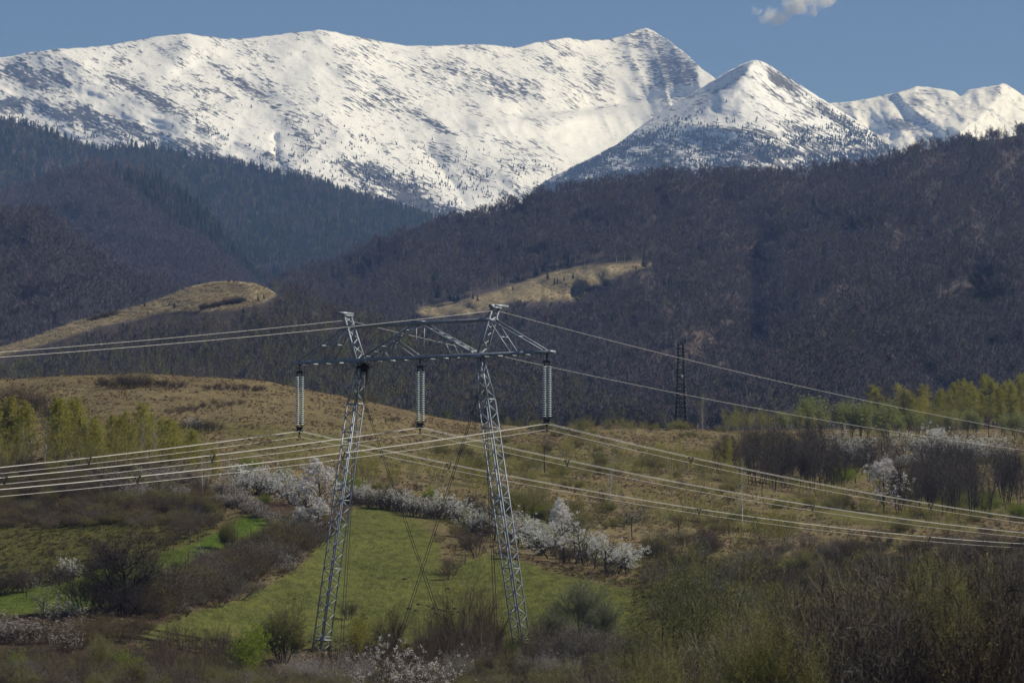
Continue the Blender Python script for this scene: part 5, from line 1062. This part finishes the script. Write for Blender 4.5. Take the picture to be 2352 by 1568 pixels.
for px, py, h, lab in [(652, 1300, 28, 'white flowering twigs on the field side of the hedgerow, upper one'), (664, 1318, 34, 'white flowering twigs on the field side of the hedgerow, lower one'), (688, 1288, 22, 'small white flowering bush near the upper end of the hedgerow'), (408, 1402, 30, 'white flowering bush at the foot of the hedgerow, left end'), (425, 1410, 22, 'low whitish bush at the foot of the hedgerow, left end'), (600, 1352, 18, 'low whitish bush at the foot of the hedgerow, middle')]: put('dull_blossom_shrub', px, py, h, 1.1, lab)
row_of('bare_shrub', [(1048, 1234, 34, 'ochre_shrub'), (1078, 1262, 50, 'bare_shrub'), (1063, 1256, 30, 'bare_shrub'), (1040, 1320, 46, 'bare_shrub'), (1030, 1330, 30, 'ochre_shrub'), (1145, 1276, 26, 'bare_shrub'), (1160, 1280, 22, 'bare_shrub'), (1010, 1246, 18, 'ochre_shrub')], 'brown bush on the tussocky bank right of the green field', 'bushes on the bank right of the field', wf=1.0)
put('dark_shrub', 1094, 1276, 54, .95, 'round dark bare bush on a short trunk on the bank right of the field')
put('dark_shrub', 800, 1422, 42, .8, 'small round dark bush standing alone on the lower green field')
# foreground, left to right
put('sparse_orchard_tree', 96, 1450, 118, .62, 'thin sapling with scattered white blossom near the left edge'); put('dull_blossom_shrub', 140, 1440, 60, 1.1, 'pinkish flowering bush right of the thin blossom sapling')
row_of('dull_blossom_shrub', [(10, 1475, 60), (40, 1478, 58), (70, 1480, 48), (-15, 1470, 60), (150, 1500, 44), (165, 1470, 40)], 'greyish-white flowering thicket bush in the left corner', 'pale thicket in the left corner', wf=1.3)
row_of('ochre_shrub', [(180, 1490, 60), (215, 1480, 62), (250, 1478, 64), (285, 1470, 58), (310, 1462, 46), (160, 1455, 40), (120, 1478, 46), (230, 1450, 44), (330, 1455, 30)], 'reddish-brown bush in the thicket below the big spreading tree', 'reddish thicket below the spreading tree', wf=1.2)
put('leafing_tree', 44, 1560, 62, 1.0, 'small bright yellow-green bush in the bottom left corner'); put('willow_bush', 236, 1570, 104, .9, 'olive-green willow in the brush at the bottom left'); put('leafing_tree', 312, 1575, 74, .8, 'yellow-green bush right of the olive-green willow')
row_of('rod_shrub', [(R.uniform(-20, 560), R.uniform(1545, 1600), R.uniform(64, 110)) for _ in range(44)], 'clump of thin bare rods in the brush along the bottom left', 'bare rods at the bottom left', wf=.9)
row_of('rod_shrub', [(R.uniform(350, 590), R.uniform(1490, 1530), R.uniform(60, 85)) for _ in range(16)], 'clump of tall thin brown rods in front of the lower green field', 'tall rods before the field', wf=.8)
put('leafing_tree', 594, 1560, 120, .75, 'brightest green leafing tree at the bottom left of the pylon'); put('leafing_tree', 552, 1580, 122, .62, 'bright green leafing tree with bare legs, left of the brightest one')
put('willow_bush', 652, 1520, 132, 1.05, 'large rounded olive willow directly left of the left mast foot')
put('yellow_willow', 828, 1530, 140, .62, 'yellow catkin willow drooping right of the left mast foot'); put('red_willow_bush', 898, 1490, 92, .9, 'reddish fan-shaped willow bush at the foot of a guy cable'); put('dark_shrub', 868, 1510, 74, .9, 'black-stemmed bush between the yellow willow and the reddish willow')
row_of('blossom_rods', [(R.uniform(640, 860), R.uniform(1560, 1600), R.uniform(50, 74)) for _ in range(24)], 'whitish seeding brush along the bottom edge under the left mast', 'whitish brush under the left mast', wf=1.0)
row_of('rod_shrub', [(R.uniform(730, 900), R.uniform(1520, 1545), R.uniform(44, 60)) for _ in range(12)], 'dark brush clump right of the left mast foot', 'dark brush by the left mast', wf=1.0)
row_of('dull_blossom_shrub', [(R.uniform(850, 985), 0, 84) for _ in range(0)], '', '')
for px, Y, h, lab in [(880, 205, 84, 'near blurred whitish bush at the bottom centre, left one'), (930, 200, 100, 'near blurred whitish bush at the bottom centre, middle one'), (975, 205, 82, 'near blurred whitish bush at the bottom centre, right one')]: put('dull_blossom_shrub', px, 0, h * 1.5, .9, lab, Y=Y)
put('open_willow', 1060, 1490, 178, .85, 'tall open willow with bare crooked limbs left of the right mast'); put('open_willow', 1122, 1496, 160, .8, 'second open willow, nearest to the right mast'); put('open_willow', 1010, 1500, 130, .7, 'smaller open willow at the left of the tall open willows')
put('bare_birch', 1078, 1512, 110, .5, 'thin pale birch stem in front of the open willows'); put('bare_birch', 1108, 1516, 90, .5, 'second thin pale stem in front of the open willows')
row_of('rod_shrub', [(R.uniform(960, 1260), R.uniform(1500, 1560), R.uniform(70, 110)) for _ in range(36)], 'brown rod clump in the brush around the right mast foot', 'brown rods by the right mast', wf=.9)
row_of('red_willow_bush', [(R.uniform(990, 1180), R.uniform(1490, 1520), R.uniform(60, 86)) for _ in range(9)], 'rust-coloured willow bush under the open willows', 'rusty willow bushes', wf=.9)
row_of('green_shrub', [(1196, 1510, 44, 'bright_shrub'), (1216, 1512, 40, 'green_shrub')], 'yellow-green bush growing around the right mast foot', 'green bushes at the right mast foot')
put('grey_willow_bush', 1330, 1452, 112, 1.15, 'big round grey-green willow right of the right mast'); put('grey_willow_bush', 1268, 1478, 76, 1.1, 'lower dark grey-green bush left of the big round one'); put('grey_willow_bush', 1385, 1470, 84, 1.0, 'grey-green willow leaning on the right side of the big round one')
row_of('blossom_rods', [(R.uniform(1000, 1420), R.uniform(1545, 1590), R.uniform(46, 66)) for _ in range(24)], 'whitish seeding brush along the bottom edge under the right mast', 'whitish brush under the right mast', wf=1.0)
row_of('grey_shrub', [(R.uniform(1240, 1460), R.uniform(1500, 1545), R.uniform(60, 84)) for _ in range(14)], 'grey brush clump below the grey-green willows', 'grey brush under the willows')
# near willows on the right, in front of the orchard
for px, Y, h, w, lab in [(1545, 150, 450, .55, 'near green willow with a tall bare trunk, partly hiding the orchard end'), (1620, 155, 440, .55, 'near green willow with feathery leaves right of the taller one'), (1470, 165, 300, .5, 'lower near green willow at the left of the taller one')]:
    put('near_willow', px, 0, h, w, lab, 'near green willows', Y=Y)

# brush nobody could count: the near thicket at the bottom right, brush at the bottom, tussocks
n = 620; px = R.uniform(1180, 2700, n); Yd = R.uniform(85, 150, n)
top = np.interp(px, [1180, 1300, 1450, 1600, 1750, 1900, 2050, 2200, 2352, 2700], [1580, 1550, 1505, 1455, 1375, 1310, 1262, 1255, 1262, 1250]) + R.uniform(-15, 110, n)
g = gz(px, Yd); tz = at(px, top, Yd)[:, 2]; h = np.maximum(tz - g[:, 2], .8) * .80
ms = FAR['rod_shrub'] + FAR['dark_shrub'][:2] + FAR['bare_shrub'][:1] + FAR['grey_shrub'][:2] + FAR['ochre_shrub'][:1] + FAR['willow_bush']
scatter('thicket', ms, g, np.stack([h * .62] * 2 + [h], 1), label='dense dark bare thicket filling the near right corner', tilt=.1)
n = 1100; px = R.uniform(-250, 1500, n); Yd = R.uniform(236, 288, n) - 8 * (px > 1200); g = gz(px, Yd); lim = np.interp(px, [-250, 300, 480, 620, 960, 1100, 1500], [1475, 1490, 1508, 1520, 1520, 1500, 1480]); h = np.clip(at(px, lim + R.uniform(-12, 50, n), Yd)[:, 2] - g[:, 2], .25, 1.5)
scatter('undergrowth', FAR['dark_shrub'] + FAR['blossom_rods'] + FAR['grey_shrub'] + FAR['rod_shrub'] + FAR['ochre_shrub'] + FAR['green_shrub'][:2] + FAR['willow_bush'], g, np.stack([h * 1.1] * 2 + [h], 1), label='brown brush along the bottom of the view')
# undergrowth of the scrub slope and hedges
n = 700; px = np.concatenate([R.uniform(-250, 480, 420), R.uniform(340, 740, 280)]); py = np.concatenate([R.uniform(1085, 1215, 420), np.zeros(280)]); py[420:] = np.interp(px[420:], [340, 740], [1425, 1240]) - R.uniform(-4, 62, 280)
g = np.array([ground(a, b) for a, b in zip(px, py)]); h = R.uniform(.5, 1.5, n)
scatter('undergrowth', FAR['bare_shrub'] + FAR['dark_shrub'][:1] + FAR['ochre_shrub'] + FAR['grey_shrub'][:1] + FAR['green_shrub'][:2], g, np.stack([h * 1.5] * 2 + [h], 1), label='purple-brown undergrowth of the left scrub and the hedgerow')
# loose low growth of the dry slopes: seedlings, bushes and brush too many to count
n = 1100; px = R.uniform(820, 2450, n); Yd = R.uniform(420, 740, n); k = fbm((px - 1176) / FP * Yd / 14, Yd / 20, 3, 71) > -.02; px, Yd = px[k], Yd[k]; g = gz(px, Yd); h = R.uniform(.5, 1.7, len(px))
scatter('undergrowth', FAR['young_birch'] * 2 + FAR['green_shrub'][:2] + FAR['bare_shrub'][:1] + FAR['ochre_shrub'][:1], g, np.stack([h * R.uniform(.9, 1.5, len(h))] * 2 + [h], 1), label='low seedlings and brush scattered over the dry slope')
n = 420; px = R.uniform(1500, 2600, n); Yd = R.uniform(300, 420, n); g = gz(px, Yd); h = R.uniform(.5, 2.0, n)
scatter('undergrowth', FAR['bare_shrub'] + FAR['grey_shrub'][:2] + FAR['green_shrub'][:1] + FAR['dark_shrub'][:2], g, np.stack([h * 1.2] * 2 + [h], 1), label='brown brush between the dry slope and the near thicket')
def gfield(px, Y, arr):
    j = np.clip(np.searchsorted(YG, Y), 0, len(YG) - 1); i = np.clip(np.round((px - PG[0]) / 7.5).astype(int), 0, len(PG) - 1); return arr[j, i]
n = 90000; px = R.uniform(-300, 2650, n); Yd = R.uniform(300, 800, n); tn = gfield(px, Yd, gc); dry = tn[:, 0] > tn[:, 1] * 1.12
bp = np.array([R.uniform(-60, 660, 14000), R.uniform(640, 830, 14000)]); k = (inpoly(bp[0], bp[1], BALD, 2) > .5) & (bp[1] > midhill.crest(bp[0]) + 1); bp = bp[:, k]; s = R.uniform(.5, 1.1, bp.shape[1])
scatter('dry_grass', FAR['pale_straw'], midhill.pt(bp[0], bp[1]), np.stack([s * 1.8] * 2 + [s], 1), label='dry grass of the pale bald hilltop', tilt=.15)
bp = np.array([R.uniform(930, 1510, 5000), R.uniform(598, 728, 5000)]); k = inpoly(bp[0], bp[1], MEADOW, 2) > .5; bp = bp[:, k]; s = R.uniform(.6, 1.2, bp.shape[1])
scatter('dry_grass', FAR['pale_straw'], bighill.pt(bp[0], bp[1]), np.stack([s * 1.8] * 2 + [s], 1), label='dry grass of the far meadow', tilt=.15)
clump = fbm((px - 1176) / FP * Yd / 3.2, Yd / 4.5, 3, 61); k = dry & (clump > -.12); px, Yd = px[k], Yd[k]; g = gz(px, Yd)
s = R.uniform(.14, .40, len(px)); scatter('dry_grass', FAR['straw'] * 5 + FAR['bracken'][:1], g, np.stack([s * 1.5] * 2 + [s], 1), label='dry tussock grass on the slopes', tilt=.15)
n = 26000; px = R.uniform(-300, 2650, n); Yd = R.uniform(290, 480, n); tn = gfield(px, Yd, gc); k = (tn[:, 0] < tn[:, 1] * 1.3) & (tn[:, 1] < .108) & (tn[:, 0] > .09); px, Yd = px[k], Yd[k]; g = gz(px, Yd)
rough = gfield(px, Yd, gc)[:, 2] > .0275; s = np.where(rough, R.uniform(.15, .42, len(px)), R.uniform(.06, .13, len(px))); scatter('green_grass', FAR['grass'], g, np.stack([s * 1.6] * 2 + [s], 1), label='green grass of the fields', tilt=.15)
# conifers one can tell apart on the meadows of the far hills
for px, py, h, lab in [(1258, 642, 20, 'taller of the two dark conifers at the left of the far meadow'), (1273, 655, 18, 'bushy dark conifer group leader on the far meadow'), (1280, 652, 16, 'small dark conifer right of the bushy one on the far meadow'), (1296, 645, 13, 'single dark conifer in the middle of the far meadow'), (1316, 640, 15, 'dark conifer at the right of the far meadow group'), (1461, 618, 11, 'dark conifer at the upper right end of the far meadow'), (1086, 688, 17, 'left one of the dark conifer pair on the lower far meadow'), (1097, 692, 16, 'right one of the dark conifer pair on the lower far meadow'), (1178, 668, 13, 'dark conifer on the narrow part of the far meadow')]:
    q = bighill.pt(np.array([px * 1.]), np.array([py * 1.]))[0]; put('conifer', px, py, h, 1.2, lab, 'conifers on the far meadow', loc=q)
for px, py, h, lab in [(525, 648, 11, 'left of the two dark conifers on the very top of the bald hill'), (538, 649, 10, 'right of the two dark conifers on the very top of the bald hill'), (593, 692, 15, 'dark conifer at the right shoulder of the bald hill'), (606, 688, 13, 'second dark conifer at the right shoulder of the bald hill'), (401, 707, 14, 'dark conifer halfway down the bald hill'), (388, 703, 8, 'small conifer beside the one halfway down the bald hill'), (332, 704, 10, 'round dark conifer on the left skyline of the bald hill'), (138, 775, 8, 'tiny dark conifer low on the left of the bald hill'), (282, 750, 11, 'dark conifer at the wood edge of the bald hill'), (559, 718, 14, 'dark conifer at the wood edge under the bald top')]:
    q = midhill.pt(np.array([px * 1.]), np.array([max(py, float(midhill.crest(px)) + 1)]))[0]; put('conifer', px, py, h, 1.5, lab, 'conifers on the bald hill', loc=q)
q = bighill.pt(np.array([872.]), np.array([578.]))[0]; put('conifer', 872, 578, 40, 1.2, 'large dark conifer standing out on the skyline of the wooded hill', loc=q)
ex, er = R.uniform(462, 562, 40), None
er = np.interp(ex, [462, 562], [712, 694]); scatter('hill_scrub', FAR['bare_shrub'], midhill.pt(ex, er), R.uniform(1.4, 2.8, 40), label='strip of brown scrub on the bald hill'); ex = R.uniform(196, 270, 26)
scatter('hill_scrub', FAR['bare_shrub'], midhill.pt(ex, midhill.crest(ex) + 8), R.uniform(1.2, 2.4, 26), label='dark scrub on the skyline of the bald hill')

# fence posts along the bright strip, molehills on the field
PW = M('weathered_post'); PW.col((.10, .085, .07)); PW = PW.m
for i, (px, py) in enumerate([(61, 1371), (154, 1347), (358, 1267), (399, 1262), (436, 1250), (454, 1243), (432, 1292), (426, 1308), (419, 1331), (461, 1276), (569, 1246), (545, 1243), (150, 1393), (576, 1240), (1088, 1283), (1068, 1296)]):
    g = ground(px, py); b = MB(); h = 1.25 if i not in (2, 3) else .9; b.tube([(0, 0, -.2), (.03, 0, h * .5), (.02, .02, h)], [.055, .05, .045], 6); b.block((.02, .02, h), (.03, 0, 0), (0, .03, 0), (0, 0, .01))
    o = b.build('fence_post', PW); o.location = g; tag(o, 'thin weathered wooden fence post along the green strip' if i < 14 else ('thin post beside the round dark bush on the bank' if i == 14 else 'thin post below the round dark bush on the bank'), 'post', 'fence posts')
SO = M('fresh_earth'); SO.col((.045, .034, .024)); SO = SO.m
mb = MB(); mb.lathe([(.42, -.05), (.36, .08), (.22, .19), (.0, .24)], (0, 0, 0), 9); mm = mesh('molehill', np.concatenate(mb.v) * (1, 1, 1) + np.random.default_rng(5).normal(0, .025, (len(mb.v[0]), 3)), [np.array(mb.f4)], [SO])
for px, py in [(1001, 1408), (1010, 1400), (1021, 1402), (1008, 1411), (995, 1398), (985, 1392), (962, 1388), (955, 1402), (940, 1398), (1030, 1396), (1042, 1411), (1054, 1406), (1063, 1410), (1066, 1403), (1075, 1409), (1046, 1398), (678, 1376), (735, 1390), (900, 1405), (1030, 1352), (1192, 1338), (120, 1300), (165, 1318), (230, 1285), (240, 1300), (930, 1330), (880, 1350)]:
    o = link('molehill', mm); o.location = ground(px, py); s = R.uniform(.35, .75); o.scale = (s, s, s * R.uniform(.7, 1.2)); o.rotation_euler = (0, 0, R.uniform(0, 6)); tag(o, 'small dark molehill in the short grass', 'molehill', 'molehills')

# ------------------------------------------------------------------ air, sky, sun
def box(name, a, b):
    (x0, y0, z0), (x1, y1, z1) = a, b
    v = np.array([(x, y, z) for z in (z0, z1) for y in (y0, y1) for x in (x0, x1)], float)
    return mesh(name, v, [np.array([[0, 2, 3, 1], [4, 5, 7, 6], [0, 1, 5, 4], [2, 6, 7, 3], [0, 4, 6, 2], [1, 3, 7, 5]])])
hz = bpy.data.materials.new('haze'); hz.use_nodes = True; t = hz.node_tree; t.nodes.clear()
ou = t.nodes.new('ShaderNodeOutputMaterial'); pv = t.nodes.new('ShaderNodeVolumePrincipled')
pv.inputs['Color'].default_value = (.31, .50, 1, 1); pv.inputs['Density'].default_value = HAZE; pv.inputs['Absorption Color'].default_value = (1, 1, 1, 1); pv.inputs['Anisotropy'].default_value = .1
t.links.new(pv.outputs[0], ou.inputs['Volume'])
hb = box('haze', (-30100, -3100, -46), (30100, 40100, 2050)); hz.cycles.volume_sampling = 'DISTANCE'; hb.materials.append(hz); tag(link('haze', hb), kind='stuff')

# the small ragged cloud: a loose volume of vapour above and behind the ranges
rc = np.random.default_rng(8); cand = rc.uniform(-1, 1, (420000, 3)); q = cand * (205, 80, 60)
fall = 1 - np.sqrt((cand[:, 0]) ** 2 + (cand[:, 1] * .9) ** 2 + ((cand[:, 2] - .25 * np.sin(cand[:, 0] * 5.0 + .6)) * 1.5) ** 2)
dn = fall * 1.0 + 1.25 * fbm(q[:, 0] / 70 + 3.3, q[:, 2] / 46, 4, 301) + .5 * fbm(q[:, 1] / 40, q[:, 0] / 30, 3, 311)
q = q[rc.uniform(0, 1, len(q)) < np.clip((dn + .20) * .85, 0, .95) ** 1.5]; n = len(q)
u = rc.normal(0, 1, (n, 3)); u /= np.linalg.norm(u, axis=1, keepdims=True); w = np.cross(u, rc.normal(0, 1, (n, 3))); w /= np.linalg.norm(w, axis=1, keepdims=True); z = rc.uniform(.5, 1.35, (n, 1))
cm_ = mesh('cloud', np.stack([q - u * z, q - w * z, q + u * z, q + w * z], 1).reshape(-1, 3), [np.arange(n * 4).reshape(-1, 4)])
m = M('cloud_vapour'); m.col((.93, .93, .93)); tr = m.n('ShaderNodeBsdfTranslucent'); tr.inputs[0].default_value = (.93, .93, .93, 1); mx = m.n('ShaderNodeMixShader'); mx.inputs[0].default_value = .5
m.l(m.b.outputs[0], mx.inputs[1]); m.l(tr.outputs[0], mx.inputs[2]); m.l(mx.outputs[0], m.t.nodes['Material Output'].inputs[0]); cm_.materials.append(m.m)
co_ = link('cloud', cm_); co_.location = at(1836, 14, 16500); co_.rotation_euler = (0, -.2, 0); tag(co_, 'small ragged white cloud in the blue sky above the snow peaks', 'cloud')

SUNV = Vector((.76, -.03, .65)).normalized()
sl = bpy.data.lights.new('sun', 'SUN'); sl.energy = SUN_E; sl.angle = math.radians(.53); sl.color = (1, .965, .92)
so = bpy.data.objects.new('sun', sl); COL.objects.link(so); so.rotation_euler = (-SUNV).to_track_quat('-Z', 'Y').to_euler(); so.location = SUNV * 3000
wd = bpy.data.worlds.new('World'); SC.world = wd; wd.use_nodes = True; t = wd.node_tree
sk = t.nodes.new('ShaderNodeTexSky'); sk.sky_type = 'NISHITA'; sk.sun_disc = False
sk.sun_elevation = math.asin(SUNV.z); sk.sun_rotation = math.atan2(SUNV.x, SUNV.y)
sk.altitude = 6000; sk.air_density = AIR; sk.dust_density = DUST; sk.ozone_density = OZONE
bg = t.nodes['Background']; bg.inputs['Strength'].default_value = SKY_E; t.links.new(sk.outputs[0], bg.inputs['Color'])
vs = SC.view_settings; vs.view_transform = 'Standard'; vs.look = 'None'; vs.exposure = EXPO; vs.gamma = 1; vs.use_curve_mapping = False
SC.render.engine = 'CYCLES'
cy = SC.cycles; cy.max_bounces = 5; cy.diffuse_bounces = 2; cy.glossy_bounces = 2; cy.transmission_bounces = 3; cy.volume_bounces = 0; cy.transparent_max_bounces = 8
cy.sample_clamp_direct = 6; cy.sample_clamp_indirect = 2; cy.use_denoising = DENOISE; cy.denoiser = 'OPENIMAGEDENOISE'; cy.use_adaptive_sampling = False; cy.adaptive_threshold = .01
